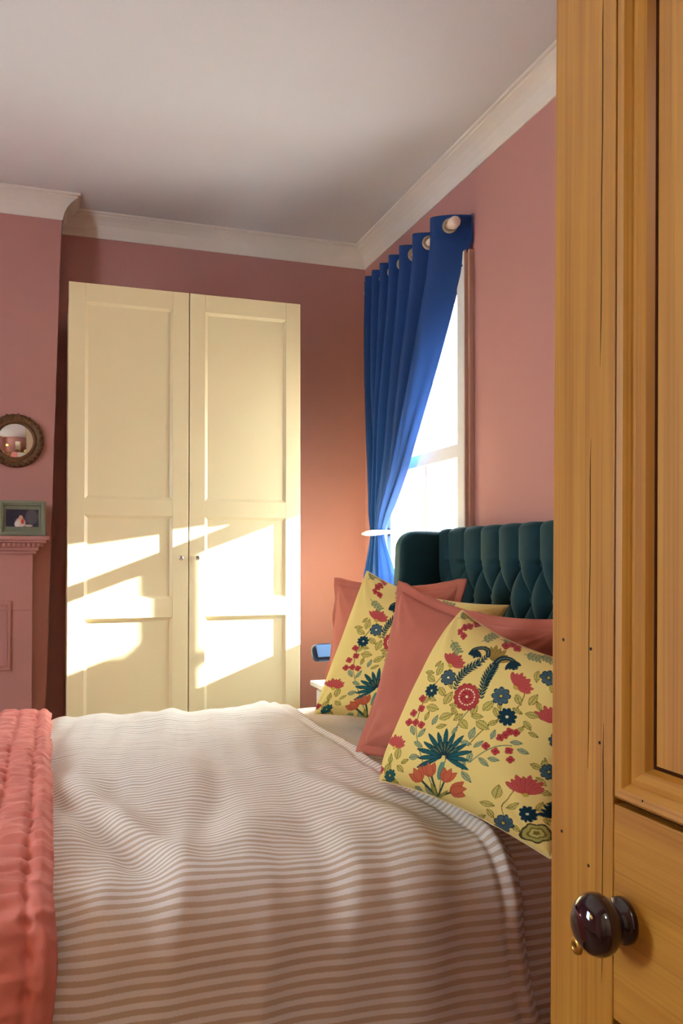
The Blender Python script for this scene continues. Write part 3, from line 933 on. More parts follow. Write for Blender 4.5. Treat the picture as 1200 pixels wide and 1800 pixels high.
duvet = thing('duvet', 'white and taupe striped duvet spread over the bed', 'duvet', (0.2, 2.37, 0.6))
NB, NX = 420, 380
secD = drape_section(3.265, 1.435, 0.652, 0.28, 0.15, 0.10, 0.125, NB)
def dispD(A, B, q, L):
    top = sstep(0.50, 0.62, q[:, 1])[:, None]
    near = (q[:, 0] < 2.4)[:, None] * 1.0
    yq = q[:, 0][:, None]
    d = 0.016 * vnoise(A * 2.2, B * 2.2, 1.0) + 0.010 * vnoise(A * 5.0 + B * 1.5, B * 2.0, 2.0) * top
    d = d + 0.010 * vnoise(A * 11.0 + 2.0 * B, B * 3.0, 7.0) * (0.4 + 0.6 * top)
    d = d + 0.003 * vnoise(A * 9.0, B * 24.0, 9.0) * top + 0.006 * vnoise(A * 17.0 + B * 2.5, B * 2.6, 15.0) * (0.3 + 0.7 * top)
    # soft folds running over the near crest
    crest = np.exp(-((yq - 1.62) / 0.24) ** 2)
    r1 = 1 - np.sqrt(vnoise(A * 6.5 + B * 1.2, B * 0.9, 12.0) ** 2 + 0.01) * 2.6
    d = d + (crest + 0.5 * np.exp(-((yq - 2.15) / 0.45) ** 2)) * 0.011 * np.clip(r1, -1, 1)
    # hollow and deep fold by the quilt's edge
    def fold(xc, slope, y0, w, h, ylo, yhi):
        xx = A - (xc + slope * (yq - y0))
        return h * np.exp(-(xx / w) ** 2) * sstep(ylo, ylo + 0.35, yq) * sstep(yhi, yhi - 0.4, yq)
    d = d + fold(0.115, -0.30, 2.0, 0.040, 0.016, 1.42, 2.35) - fold(0.050, -0.30, 2.0, 0.035, 0.014, 1.42, 2.3)
    d = d + fold(0.62, -0.18, 2.0, 0.035, 0.012, 1.50, 2.3) - fold(0.70, -0.2, 2.0, 0.03, 0.012, 1.50, 2.3)
    # swelling along the far side
    d = d + 0.018 * np.exp(-((yq - 3.0) / 0.16) ** 2) * (0.6 + 0.8 * vnoise(A * 2.0, A * 0 + 3.0, 20.0))
    # hanging side: gentle vertical folds, deeper towards the hem
    hang = sstep(0.55, 0.15, q[:, 1])[:, None]
    d = d + near * hang * 0.016 * (np.sin(A * 9.0 + 0.7) + 0.6 * np.sin(A * 17.0 + 2.0))
    # rolled hem at the head end
    hem = np.exp(-((A - 0.838) / 0.010) ** 2)
    d = d + 0.006 * hem - 0.004 * np.exp(-((A - 0.815) / 0.008) ** 2) - 0.010 * sstep(0.845, 0.862, A)
    # drawn in towards the quilt
    d = d - 0.012 * np.exp(-((A + 0.0) / 0.05) ** 2)
    tw = 0.035 * (vnoise(B * 1.6, B * 0 + 1.0, 30.0)) + 0.010 * vnoise(B * 6.0, B * 0 + 1.0, 33.0)
    dx = sstep(0.3, 0.85, A) * (tw + 0.055 * hang * near - 0.02 * np.exp(-((yq - 3.15) / 0.12) ** 2))
    return d, dx
o, PD = drape('duvet_cover', -0.50, 0.862, NX, NB, dispD, duvet, M_STRIPE, secD, 0.022, (0.2, 2.37, 0.6))

quilt = thing('quilt', 'coral pink velvet hand stitched quilt folded across the foot of the bed', 'quilt', (-0.3, 2.37, 0.6))
secQ = drape_section(3.285, 1.41, 0.676, 0.26, 0.13, 0.10, 0.125, 620)
def dispQ(A, B, q, L):
    d = 0.010 * vnoise(A * 2.2, B * 2.2, 1.0)
    pr = 0.062
    ph = ((A + 0.030) / pr + 0.5) % 1.0 - 0.5
    row = np.floor((A + 0.030) / pr + 0.5)
    bp = (B / 0.055 + row * 0.37 + 0.12 * np.sin(B * 9)) % 1.0 - 0.5
    # rows of running stitches: pulled pits with puckers fanning out from them
    d = d - 0.013 * np.exp(-(ph / 0.13) ** 2) * np.exp(-(bp / 0.20) ** 2) - 0.004 * np.exp(-(ph / 0.10) ** 2)
    d = d + 0.0085 * vnoise(A * 12 + B * 3, B * 34, 4.0) + 0.005 * vnoise(A * 26 + B * 14, B * 60, 6.0)
    d = d + 0.006 * np.abs(vnoise(A * 8 - B * 7, B * 24, 8.0)) + 0.012 * vnoise(A * 5, B * 5.0, 11.0)
    ed = sstep(-0.008, 0.014, A)
    d = d - 0.016 * ed
    dx = 0.010 * vnoise(B * 5, B * 0, 40.0) * sstep(-0.1, 0.0, A) - 0.02 * sstep(0.6, 0.2, q[:, 1])[:, None] * (q[:, 0] < 2.3)[:, None]
    return d, dx
o, _ = drape('quilt_cover', -0.56, 0.014, 190, 620, dispQ, quilt, M_QUILT, secQ, 0.02, (-0.3, 2.37, 0.6))

# ------------------------------------------------------------------ cushions
def cushion_surface(TL, TR, BL, BR, n, thick, seed, bow=0.10, sag=0.0, power=2.6):
    TL, TR, BL, BR = [np.array(v, float) for v in (TL, TR, BL, BR)]
    u, v = np.meshgrid(np.linspace(0, 1, n), np.linspace(0, 1, n))     # u left->right, v bottom->top
    # edges bow inwards between pointed corners
    cu, cv = 2 * u - 1, 2 * v - 1
    ub = 0.5 + 0.5 * cu * (1 - bow * (1 - cv ** 2))
    vb = 0.5 + 0.5 * cv * (1 - bow * (1 - cu ** 2))
    vb = vb - sag * (1 - cu ** 2) * sstep(0.4, 1.0, v)
    base = ((1 - ub) * vb)[..., None] * TL + (ub * vb)[..., None] * TR + ((1 - ub) * (1 - vb))[..., None] * BL + (ub * (1 - vb))[..., None] * BR
    nrm = np.cross((TR + BR) - (TL + BL), (TL + TR) - (BL + BR)); nrm /= np.linalg.norm(nrm)
    f = (np.clip(1 - np.abs(cu) ** power, 0, 1) * np.clip(1 - np.abs(cv) ** power, 0, 1)) ** 0.48
    return base, nrm, f, u, v

def wrinkle(u, v, f, seed, amp):
    w = vnoise(u * 3 + seed, v * 3, seed) * 0.6 + vnoise(u * 7 + v * 3, v * 5 + seed, seed + 3.0) * 0.35
    # creases radiating from the corners
    for (a, b) in ((0, 0), (1, 0), (0, 1), (1, 1)):
        r = np.hypot(u - a, v - b); th = np.arctan2(v - b, u - a)
        w = w + 0.8 * np.exp(-(r / 0.28) ** 2) * np.sin(th * 14 + seed) * np.clip(r * 8, 0, 1)
    return amp * w * np.clip(f * 1.5, 0, 1)

def cushion(name, label, group, TL, TR, BL, BR, thick, seed, colour=None, flange=0.0, m=M_PINKV, n=90, mb=None, bow=0.09, sag=0.0):
    cen = np.mean([TL, TR, BL, BR], 0)
    org = np.array([cen[0], cen[1], min(BL[2], BR[2])])
    t = thing(name, label, 'cushion', tuple(org), 0, group)
    base, nr, f, u, v = cushion_surface(TL, TR, BL, BR, n, thick, seed, bow, sag)
    k = n if colour is None else 140
    idx = np.linspace(0, n - 1, k).round().astype(int)
    wr = np.empty_like(f)
    if n > 150:
        cu = np.linspace(0, 1, 110)
        U, V = np.meshgrid(cu, cu)
        Fs = (np.clip(1 - np.abs(2 * U - 1) ** 2.6, 0, 1) * np.clip(1 - np.abs(2 * V - 1) ** 2.6, 0, 1)) ** 0.55
        ws = wrinkle(U, V, Fs, seed, 0.006)
        gi = np.linspace(0, 109, n)
        tmp = np.array([np.interp(gi, np.arange(110), r) for r in ws])
        wr = np.array([np.interp(gi, np.arange(110), c) for c in tmp.T]).T
    else:
        wr = wrinkle(u, v, f, seed, 0.006)
    front = base + nr * (f * thick * 0.5 + wr)[..., None]
    col = colour(u, v) if colour is not None else None
    obj('front_panel', grid_me('front_panel', front - org, np.stack([u, v], -1), col), m, t)
    nb_ = 90 if colour is None else 200
    b2, nr2, f2, u2, v2 = cushion_surface(TL, TR, BL, BR, nb_, thick, seed, bow, sag)
    back = b2 - nr2 * (f2 * thick * 0.5)[..., None]
    obj('back_panel', grid_me('back_panel', back - org, np.stack([u2, v2], -1), colour(u2, v2) if colour is not None else None, flip=True), m, t)
    # edge: flange ring for the velvet ones, slim seam for the printed ones
    ring = np.concatenate([b2[0, :-1], b2[:-1, -1], b2[-1, :0:-1], b2[:0:-1, 0]], 0)
    c0 = b2[nb_ // 2, nb_ // 2]
    if flange:
        N_ = len(ring)
        outw = np.empty_like(ring)
        ux = (np.array(TR) - np.array(TL)); ux /= np.linalg.norm(ux)
        uz = (np.array(TL) - np.array(BL)); uz /= np.linalg.norm(uz)
        side = np.concatenate([np.tile(-uz, (nb_ - 1, 1)), np.tile(ux, (nb_ - 1, 1)), np.tile(uz, (nb_ - 1, 1)), np.tile(-ux, (nb_ - 1, 1))], 0)
        for i in range(N_):
            outw[i] = side[i]
        for ci in range(4):
            i = ci * (nb_ - 1)
            outw[i] = side[i] + side[i - 1]
        rows = []
        tw = np.array([0.010 * mn.noise((i * 0.07, seed, 1.0)) for i in range(N_)])
        for a in (-0.012, 0.0, 0.33, 0.66, 1.0):
            off = (flange * a if a >= 0 else a)
            r_ = ring + outw * off + nr * (tw * max(a, 0) ** 1.5 * 1.4)[:, None]
            rows.append(np.concatenate([r_, r_[:1]], 0))
        fo = obj('flange', grid_me('flange', np.array(rows) - org), m, t)
        s = fo.modifiers.new('thickness', 'SOLIDIFY'); s.thickness = 0.007; s.offset = 0
    else:
        r_ = [tuple(p - org) for p in ring[::2]]
        bm = bmesh.new()
        tube_bm(r_ + r_[:1], 0.0022, 6, bm)
        obj('seam', bm, mb or m, t, True)
    return t

# ---- floral print, laid out on the cushion face ------------------------------------------------
QTL, QTR, QBL, QBR = (637., 41.), (1648., 433.), (157., 1044.), (1125., 1577.)
def _homog():
    A_, r_ = [], []
    for (u_, v_), (x_, y_) in (((0, 1), QTL), ((1, 1), QTR), ((0, 0), QBL), ((1, 0), QBR)):
        A_.append([u_, v_, 1, 0, 0, 0, -u_ * x_, -v_ * x_]); r_.append(x_)
        A_.append([0, 0, 0, u_, v_, 1, -u_ * y_, -v_ * y_]); r_.append(y_)
    return np.linalg.solve(np.array(A_, float), np.array(r_, float))
HOM = _homog()
SHIFT = (-246.0, -106.0)
def floral(u, v):
    """colour of the print at each point of the cloth; motif sizes are in print units"""
    cu, cv = 2 * u - 1, 2 * v - 1
    ub = 0.5 + 0.5 * cu * (1 - 0.09 * (1 - cv ** 2)); vb = 0.5 + 0.5 * cv * (1 - 0.09 * (1 - cu ** 2))
    vb = vb - 0.02 * (1 - cu ** 2) * sstep(0.4, 1.0, v)
    w_ = HOM[6] * ub + HOM[7] * vb + 1
    f_ = (np.clip(1 - np.abs(cu) ** 2.6, 0, 1) * np.clip(1 - np.abs(cv) ** 2.6, 0, 1)) ** 0.48
    px = (HOM[0] * ub + HOM[1] * vb + HOM[2]) / w_ + SHIFT[0] * f_
    py = (HOM[3] * ub + HOM[4] * vb + HOM[5]) / w_ + SHIFT[1] * f_
    C = np.empty(u.shape + (3,))
    def c3(c): return np.array(lin(c)[:3])
    C[:] = c3((240, 216, 132))
    jit = np.sin(px * 0.11 + np.sin(py * 0.07) * 2) * 1.6 + np.sin(py * 0.13 + 1.0) * 1.4
    RED, REDD, TEAL, TEALD, SLATE, OLIVE, GOLD, SAGE, ORG, CREAM = map(c3, (
        (176, 62, 62), (140, 36, 46), (30, 92, 96), (14, 48, 62), (72, 98, 108), (118, 104, 40), (196, 170, 70), (116, 132, 96), (196, 98, 66), (244, 232, 190)))
    def put(mask, col, a=1.0):
        C[mask] = C[mask] * (1 - a) + col * a
    def local(cx, cy, ang=0.0):
        dx, dy = px - cx, py - cy
        c, s = math.cos(ang), math.sin(ang)
        return dx * c + dy * s, -dx * s + dy * c
    def ell(cx, cy, rx, ry, ang, col, a=1.0):
        x, y = local(cx, cy, ang)
        put((x / rx) ** 2 + (y / ry) ** 2 < 1 + jit * 0.02, col, a)
    def leaf(cx, cy, L, W, ang, fill, line, vein=True):
        x, y = local(cx, cy, ang)
        t = x / L                                  # -1..1 along the leaf
        w = W * np.clip(1 - t ** 2, 0, 1) * (1 - 0.25 * t)
        ins = (np.abs(t) < 1)
        put(ins & (np.abs(y) < w), line)
        put(ins & (np.abs(y) < w - 3.6) & (np.abs(t) < 0.93), fill)
        if vein:
            put(ins & (np.abs(y) < 1.8) & (np.abs(t) < 0.85), line)
            put(ins & (np.abs(y) < w - 3.6) & (np.abs(((x + np.abs(y) * 0.9) % 15) - 7.5) < 1.5), line, 0.7)
    def stem(pts, w, col):
        pts = np.array(pts, float)
        for (x0, y0), (x1, y1) in zip(pts[:-1], pts[1:]):
            dx, dy = x1 - x0, y1 - y0
            LL = dx * dx + dy * dy + 1e-6
            t = np.clip(((px - x0) * dx + (py - y0) * dy) / LL, 0, 1)
            put((px - x0 - t * dx) ** 2 + (py - y0 - t * dy) ** 2 < w * w, col)
    def curve(p0, p1, p2, n=10):
        return [((1 - t) ** 2 * p0[0] + 2 * t * (1 - t) * p1[0] + t * t * p2[0], (1 - t) ** 2 * p0[1] + 2 * t * (1 - t) * p1[1] + t * t * p2[1]) for t in np.linspace(0, 1, n)]
    def daisy(cx, cy, R, n, col, dark, centre, a0=0.0):
        x, y = local(cx, cy, a0)
        r = np.hypot(x, y); th = np.arctan2(y, x)
        pet = R * (0.70 + 0.30 * np.abs(np.cos(th * n / 2)) ** 0.6)
        put(r < pet + 4, dark)
        put(r < pet - 3, col)
        put((r < pet) & (np.abs(np.sin(th * n / 2)) > 0.985), dark)
        put((r < R * 0.62) & (np.abs(np.cos(th * n / 2)) > 0.97) & (r > R * 0.28), dark, 0.6)
        put(r < R * 0.26, dark)
        put(r < R * 0.16, centre)
    def rosette(cx, cy, R):
        x, y = local(cx, cy)
        y = y / 1.1
        r = np.hypot(x, y); th = np.arctan2(y, x)
        put(r < R * (0.86 + 0.14 * np.abs(np.cos(th * 7)) ** 0.5), REDD)
        put(r < R * (0.80 + 0.14 * np.abs(np.cos(th * 7)) ** 0.5), RED)
        put((np.abs(r - R * 0.58) < R * 0.045) & (np.sin(th * 18) > -0.4), CREAM)
        put((r < R * 0.42) & (np.sin(th * 5 + r * 0.2) > 0.6), REDD)
        put(r < R * 0.10, CREAM)
    def fan(cx, cy, R, ang, n, spread, col, dark, w=0.17):
        """carnation or thistle head: n pointed petals fanning about ang"""
        for k in range(n):
            a = ang + spread * (k / (n - 1) - 0.5)
            L = R * (1.0 - 0.10 * (k % 2))
            lx, ly = cx + math.cos(a) * L * 0.55, cy + math.sin(a) * L * 0.55
            x, y = local(lx, ly, a)
            t = x / (L * 0.5)
            ww = R * w * np.clip(1 - t ** 2, 0, 1) ** 0.8 * (1 + 0.35 * t)
            put((np.abs(t) < 1) & (np.abs(y) < ww), dark)
            put((np.abs(t) < 0.95) & (np.abs(y) < ww - 4), col)
            put((np.abs(t) < 0.7) & (np.abs(y) < 1.4), dark, 0.5)
    def tulip(cx, cy, R, ang):
        for da in (-0.5, 0.5, 0.0):
            a = ang + da
            lx, ly = cx + math.cos(a) * R * 0.5, cy + math.sin(a) * R * 0.5
            leaf(lx, ly, R * 0.62, R * 0.30, a, ORG, c3((160, 66, 44)), False)
    def berry(cx, cy, R):
        for k in range(4):
            a = k * PI / 2 + cx
            ell(cx + math.cos(a) * R * 0.55, cy + math.sin(a) * R * 0.55, R * 0.6, R * 0.6, 0, RED)
        ell(cx, cy, R * 0.3, R * 0.3, 0, REDD)
    def plume(pts, W, outer):
        """feathered acanthus frond: fine barbs either side of a curling spine"""
        pts = np.array(pts, float)
        n = len(pts)
        for i in range(n - 1):
            t = i / (n - 1)
            d = pts[i + 1] - pts[i]
            a = math.atan2(d[1], d[0])
            for s in (-1, 1):
                w = W * (0.35 + 0.75 * math.sin(PI * min(1, t * 0.9 + 0.08))) * (1.0 if s == outer else 0.72)
                aa = a + s * 0.75
                lx, ly = pts[i][0] + math.cos(aa) * w * 0.5, pts[i][1] + math.sin(aa) * w * 0.5
                leaf(lx, ly, w * 0.56, w * 0.11 + 1.5, aa, c3((44, 78, 66)) if i % 2 else TEALD, TEALD, False)
        for i in range(n - 1):
            stem([pts[i], pts[i + 1]], 3 + 4 * math.sin(PI * i / n), TEALD)
        stem(pts, 1.8, c3((120, 140, 100)))
    def fern(cx, cy, ang, n, L):
        x0, y0 = cx, cy
        pts = [(cx + math.cos(ang) * L * k / n, cy + math.sin(ang) * L * k / n) for k in range(n + 1)]
        stem(pts, 2.4, SAGE)
        for k in range(1, n + 1):
            for s in (-1, 1):
                a = ang + s * 0.9
                leaf(pts[k][0] + math.cos(a) * 17, pts[k][1] + math.sin(a) * 17, 19, 9, a, c3((176, 178, 110)), SAGE)

    def cluster():
        # trailing stems first
        stem(curve((530, 1190), (420, 950), (400, 760), 12), 3, SAGE)
        stem(curve((400, 760), (420, 560), (600, 420), 12), 3, OLIVE)
        stem(curve((540, 1180), (600, 800), (720, 680), 12), 3, SAGE)
        stem(curve((720, 900), (820, 760), (930, 720), 12), 3, OLIVE)
        stem(curve((730, 1000), (860, 880), (960, 900), 12), 3, SAGE)
        stem(curve((930, 720), (1060, 660), (1040, 520), 12), 3, OLIVE)
        stem(curve((900, 1350), (860, 1230), (1015, 1140), 12), 3, OLIVE)
        # olive outlined leaves
        OL = c3((206, 190, 100))
        for cx, cy, L, W, a in ((505, 655, 44, 24, 0.3), (600, 600, 46, 24, -1.0), (590, 712, 46, 22, -0.3), (690, 765, 40, 24, 0.9), (800, 775, 48, 26, 0.6),
                                (835, 655, 46, 25, -0.7), (752, 675, 42, 20, -1.2), (1008, 622, 40, 20, 1.2), (1092, 618, 44, 22, -0.9), (1082, 712, 42, 20, 0.2),
                                (1050, 775, 36, 18, 1.0), (535, 415, 44, 22, -1.1), (482, 470, 36, 20, 0.7), (872, 1178, 48, 24, -1.4), (812, 1250, 42, 18, 0.3),
                                (952, 1262, 40, 18, -0.4), (292, 905, 42, 20, -1.2), (300, 1000, 36, 16, 0.8), (560, 560, 40, 20, 0.9), (880, 700, 40, 18, 1.2),
                                (460, 600, 34, 16, -0.4), (770, 560, 30, 14, 0.8), (640, 650, 34, 16, 0.2), (215, 985, 40, 18, -1.0), (255, 1065, 36, 16, 0.5)):
            leaf(cx, cy, L, W, a, OL, OLIVE)
        for cx, cy, L, W, a in ((640, 690, 34, 15, 0.9), (560, 770, 34, 14, -0.2), (470, 700, 32, 14, -1.1), (500, 600, 30, 14, 0.4), (660, 720, 36, 17, -0.6), (770, 720, 38, 18, 0.1),
                                (860, 760, 34, 16, -0.4), (900, 660, 30, 13, 1.4), (1000, 690, 34, 15, 0.6), (1120, 660, 34, 15, 1.3), (1010, 800, 32, 14, -0.8), (1080, 830, 34, 14, 0.5),
                                (470, 430, 30, 14, 0.2), (520, 380, 28, 12, -0.6), (650, 390, 30, 12, 0.4), (330, 960, 30, 13, -0.3), (240, 930, 32, 14, -1.3), (190, 1060, 34, 15, 0.2),
                                (830, 1310, 36, 16, 1.0), (770, 1330, 36, 16, -0.4), (1090, 1260, 38, 17, -0.9), (1130, 1180, 38, 17, 0.3), (960, 1400, 34, 15, 0.8), (610, 520, 30, 14, 1.3)):
            leaf(cx, cy, L, W, a, OL, OLIVE)
        # sage leaves
        SG = c3((170, 176, 124))
        for cx, cy, L, W, a in ((380, 780, 36, 16, 1.2), (440, 800, 36, 15, -0.8), (392, 942, 34, 18, 0.0), (522, 730, 36, 15, -1.0), (742, 822, 42, 20, -1.2), (705, 882, 38, 16, 0.3),
                                (728, 965, 40, 18, -1.3), (805, 1000, 40, 16, 0.8), (862, 985, 36, 15, 0.2), (700, 1085, 46, 18, 0.9), (985, 880, 36, 15, 0.1), (1020, 932, 36, 16, 0.4),
                                (690, 1010, 36, 14, -1.2), (420, 870, 34, 15, 0.6), (780, 890, 36, 14, -0.6), (640, 800, 30, 12, -0.9), (860, 830, 34, 14, -1.2), (610, 1250, 40, 14, 0.2), (480, 1150, 44, 14, 0.9), (415, 1130, 30, 12, 0.6)):
            leaf(cx, cy, L, W, a, SG, c3((84, 112, 96)))
        # ochre acanthus behind the plumes
        fan(850, 380, 105, -1.05, 7, 1.9, c3((168, 138, 62)), c3((120, 100, 44)), 0.13)
        plume(curve((638, 550), (650, 455), (752, 402), 11) + curve((764, 394), (812, 366), (822, 338), 5), 46, -1)
        plume(curve((792, 612), (796, 510), (842, 430), 11) + curve((848, 420), (858, 398), (872, 384), 4), 54, 1)
        hook = curve((822, 340), (838, 286), (768, 292), 9) + curve((760, 293), (722, 298), (712, 328), 6)
        for k, (q0, q1) in enumerate(zip(hook, hook[1:])): stem([q0, q1], 15 - 0.55 * k, TEALD)
        stem(hook, 2, c3((120, 140, 100)))
        hook = curve((872, 386), (905, 340), (962, 366), 9) + curve((968, 370), (1000, 388), (992, 424), 6)
        for k, (q0, q1) in enumerate(zip(hook, hook[1:])): stem([q0, q1], 16 - 0.6 * k, TEALD)
        stem(hook, 2, c3((120, 140, 100)))
        fan(755, 300, 58, 1.9, 5, 1.5, TEALD, TEALD, 0.18)
        fan(958, 372, 66, 1.25, 5, 1.5, TEALD, TEALD, 0.18)
        rosette(708, 598, 78)
        # carnations
        for cx, cy, R, a in ((600, 400, 88, -0.95), (990, 545, 98, -0.70), (1020, 1195, 120, -1.45), (262, 870, 80, -1.1)):
            fan(cx, cy, R, a, 8, 2.1, c3((190, 84, 78)), RED, 0.15)
            ell(cx, cy, 12, 16, a, GOLD)
        daisy(592, 473, 46, 8, SLATE, TEALD, CREAM, 0.3)
        daisy(908, 598, 54, 8, SLATE, TEALD, GOLD, 0.1)
        daisy(895, 1368, 52, 8, SLATE, TEALD, GOLD, 0.4)
        daisy(490, 545, 40, 10, TEALD, c3((22, 74, 84)), CREAM, 0)
        daisy(940, 725, 52, 10, TEALD, c3((20, 60, 76)), CREAM, 0)
        daisy(1025, 1312, 48, 10, TEALD, c3((20, 60, 76)), CREAM, 0)
        daisy(232, 1030, 36, 8, TEAL, TEALD, GOLD, 0)
        # thistle
        stem(curve((565, 1000), (545, 1040), (548, 1080), 6), 14, c3((96, 140, 120)))
        fan(572, 955, 165, -1.45, 13, 4.0, TEAL, TEALD, 0.085)
        fan(572, 955, 100, -1.45, 7, 1.9, c3((120, 140, 90)), TEALD, 0.07)
        # tulips
        for a, b in (((530, 1190), (425, 1075)), ((530, 1190), (498, 1060)), ((530, 1190), (585, 1090)), ((530, 1190), (620, 1170))):
            stem([a, b], 6, c3((40, 70, 56)))
        leaf(510, 1150, 50, 12, 1.2, c3((150, 150, 70)), OLIVE, False); leaf(560, 1180, 44, 10, -0.5, c3((150, 150, 70)), OLIVE, False)
        tulip(432, 1085, 80, -2.1); tulip(495, 1065, 76, -1.75); tulip(578, 1105, 78, -1.1); tulip(612, 1165, 84, -0.1)
        # berries
        for cx, cy in ((430, 650), (380, 672), (352, 725), (396, 732), (435, 752), (432, 588), (820, 902), (872, 936), (945, 930), (952, 985), (898, 850), (985, 820), (950, 812), (925, 835), (672, 158), (640, 182), (666, 212), (700, 150), (168, 985), (290, 1110)):
            berry(cx, cy, 21)
        # muted sprigs along the top edge
        for cx, cy, a in ((780, 250, -0.5), (900, 235, 0.2), (1040, 330, 0.3), (620, 95, -0.4), (590, 235, 1.0), (780, 110, 0.3), (1130, 330, 0.5)):
            fern(cx, cy, a, 4, 88)
        for cx, cy in ((930, 275), (975, 265), (1000, 290), (745, 130)):
            berry(cx, cy, 24)
        leaf(720, 100, 40, 18, 0.4, OL, OLIVE); leaf(680, 70, 40, 18, -0.6, OL, OLIVE)
        # olive rose at the bottom
        for R, c in ((88, c3((70, 62, 34))), (74, c3((170, 160, 84))), (50, OLIVE), (38, c3((190, 180, 100))), (18, OLIVE)):
            x, y = local(1062, 1425); put(np.hypot(x, y * 1.5) < R * (1 + 0.08 * np.sin(np.arctan2(y, x) * 5)), c)
        ell(540, 1245, 40, 18, 0.8, c3((90, 40, 44)))
    def extra():
        rnd = random.Random(5)
        for cx, cy in ((1180, 480), (1250, 640), (1210, 860), (1150, 1050), (1180, 1270), (1320, 900), (1290, 1200), (1340, 560)):
            for k in range(4):
                leaf(cx + rnd.uniform(-70, 70), cy + rnd.uniform(-70, 70), 40, 18, rnd.uniform(-2, 2), c3((206, 190, 100)), OLIVE)
            daisy(cx, cy, 46, 8, SLATE, TEALD, GOLD, 0.2)
        fan(1180, 1330, 110, -1.4, 11, 3.0, TEALD, TEALD, 0.1)
        fan(1180, 760, 110, -1.4, 8, 2.1, c3((190, 84, 78)), RED, 0.15)
    extra()
    cluster()
    # woven slub
    C *= (0.97 + 0.03 * np.sin(px * 0.9)[..., None] * np.sin(py * 0.9)[..., None])
    return np.clip(C, 0, 1)

# corners: TL, TR, BL, BR (looking at the printed face)
cushion('pink_cushion', 'dusty pink velvet cushion with flanged edge nearest the bedside table', 'velvet cushions on the bed',
        (1.040, 3.055, 1.115), (1.290, 2.555, 1.120), (0.992, 3.085, 0.668), (1.242, 2.565, 0.668), 0.18, 3.3, flange=0.024, sag=0.02)
cushion('floral_cushion', 'floral printed yellow cushion between the two pink velvet cushions', 'floral cushions on the bed',
        (1.040, 2.76, 1.168), (1.305, 2.26, 1.070), (0.875, 2.84, 0.672), (1.130, 2.32, 0.665), 0.23, 5.1, colour=floral, m=M_PRINT, n=330, mb=M_CREAM_BACK, sag=0.03)
cushion('pink_cushion', 'dusty pink velvet cushion standing between the two floral cushions', 'velvet cushions on the bed',
        (0.955, 2.245, 1.120), (1.150, 1.735, 1.045), (0.835, 2.235, 0.690), (1.060, 1.72, 0.665), 0.21, 8.2, flange=0.024, sag=0.04)
cushion('floral_cushion', 'large floral printed yellow cushion in front of the others beside the pine door', 'floral cushions on the bed',
        (0.930, 1.83, 1.088), (0.985, 1.27, 1.000), (0.750, 1.905, 0.682), (0.820, 1.28, 0.695), 0.23, 11.7, colour=floral, m=M_PRINT, n=400, mb=M_CREAM_BACK, sag=0.02)

# two sleeping pillows stacked against the headboard behind them
for yc, lab in ((2.86, 'white sleeping pillow leaning on headboard behind the cushions beside the bedside table'), (1.93, 'white sleeping pillow leaning on headboard behind the cushions beside the pine door')):
    t = thing('pillow', lab, 'pillow', (1.35, yc, 0.66), 0, 'sleeping pillows')
    TL, TR = (1.43, yc + 0.20, 1.00), (1.43, yc - 0.20, 1.00)
    BL, BR = (1.36, yc + 0.20, 0.665), (1.36, yc - 0.20, 0.665)
    b2, nr2, f2, u2, v2 = cushion_surface(TL, TR, BL, BR, 60, 0.12, 2.0, 0.06)
    og = np.array([1.35, yc, 0.66])
    P = np.concatenate([(b2 + nr2 * (f2 * 0.048)[..., None]), (b2 - nr2 * (f2 * 0.048)[..., None])[::-1]], 0)
    obj('pillowcase', grid_me('pillowcase', P - og), M_PILLOW, t)

# ------------------------------------------------------------------ bedside table and reading lamp
tb = thing('bedside_table', 'small white bedside table between bed and wardrobe', 'bedside table', (1.400, 3.53, 0))
box('table_top', -0.28, 0.20, -0.17, 0.17, 0.640, 0.662, M_TABLE, tb, 0.004)
box('body', -0.245, 0.18, -0.145, 0.15, 0.30, 0.640, M_TABLE, tb, 0.003)
dw = box('drawer', -0.262, -0.245, -0.125, 0.13, 0.48, 0.625, M_TABLE, tb, 0.003)
obj('knob', lathe_bm([(0.0001, -0.285), (0.010, -0.283), (0.012, -0.275), (0.006, -0.262), (0.0001, -0.262)], 16, 'X', (0, 0, 0.57)), M_CHROME, dw, True)
for (x, y) in ((-0.225, -0.125), (-0.225, 0.13), (0.16, -0.125), (0.16, 0.13)):
    box('leg', x - 0.018, x + 0.018, y - 0.018, y + 0.018, 0.0, 0.30, M_TABLE, tb, 0.003)

lp = thing('reading_lamp', 'dark blue reading lamp with curved neck on bedside table', 'lamp', (1.235, 3.50, 0.662))
obj('base', lathe_bm([(0.0001, 0.0), (0.062, 0.0), (0.064, 0.006), (0.056, 0.012), (0.012, 0.016), (0.0001, 0.018)], 32), M_LAMPB, lp, True)
obj('neck', tube_bm([(0, 0, 0.012), (0.006, 0, 0.06), (0.002, 0, 0.10), (-0.02, -0.002, 0.128), (-0.064, -0.004, 0.142)], 0.006, 12), M_LAMPB, lp, True)
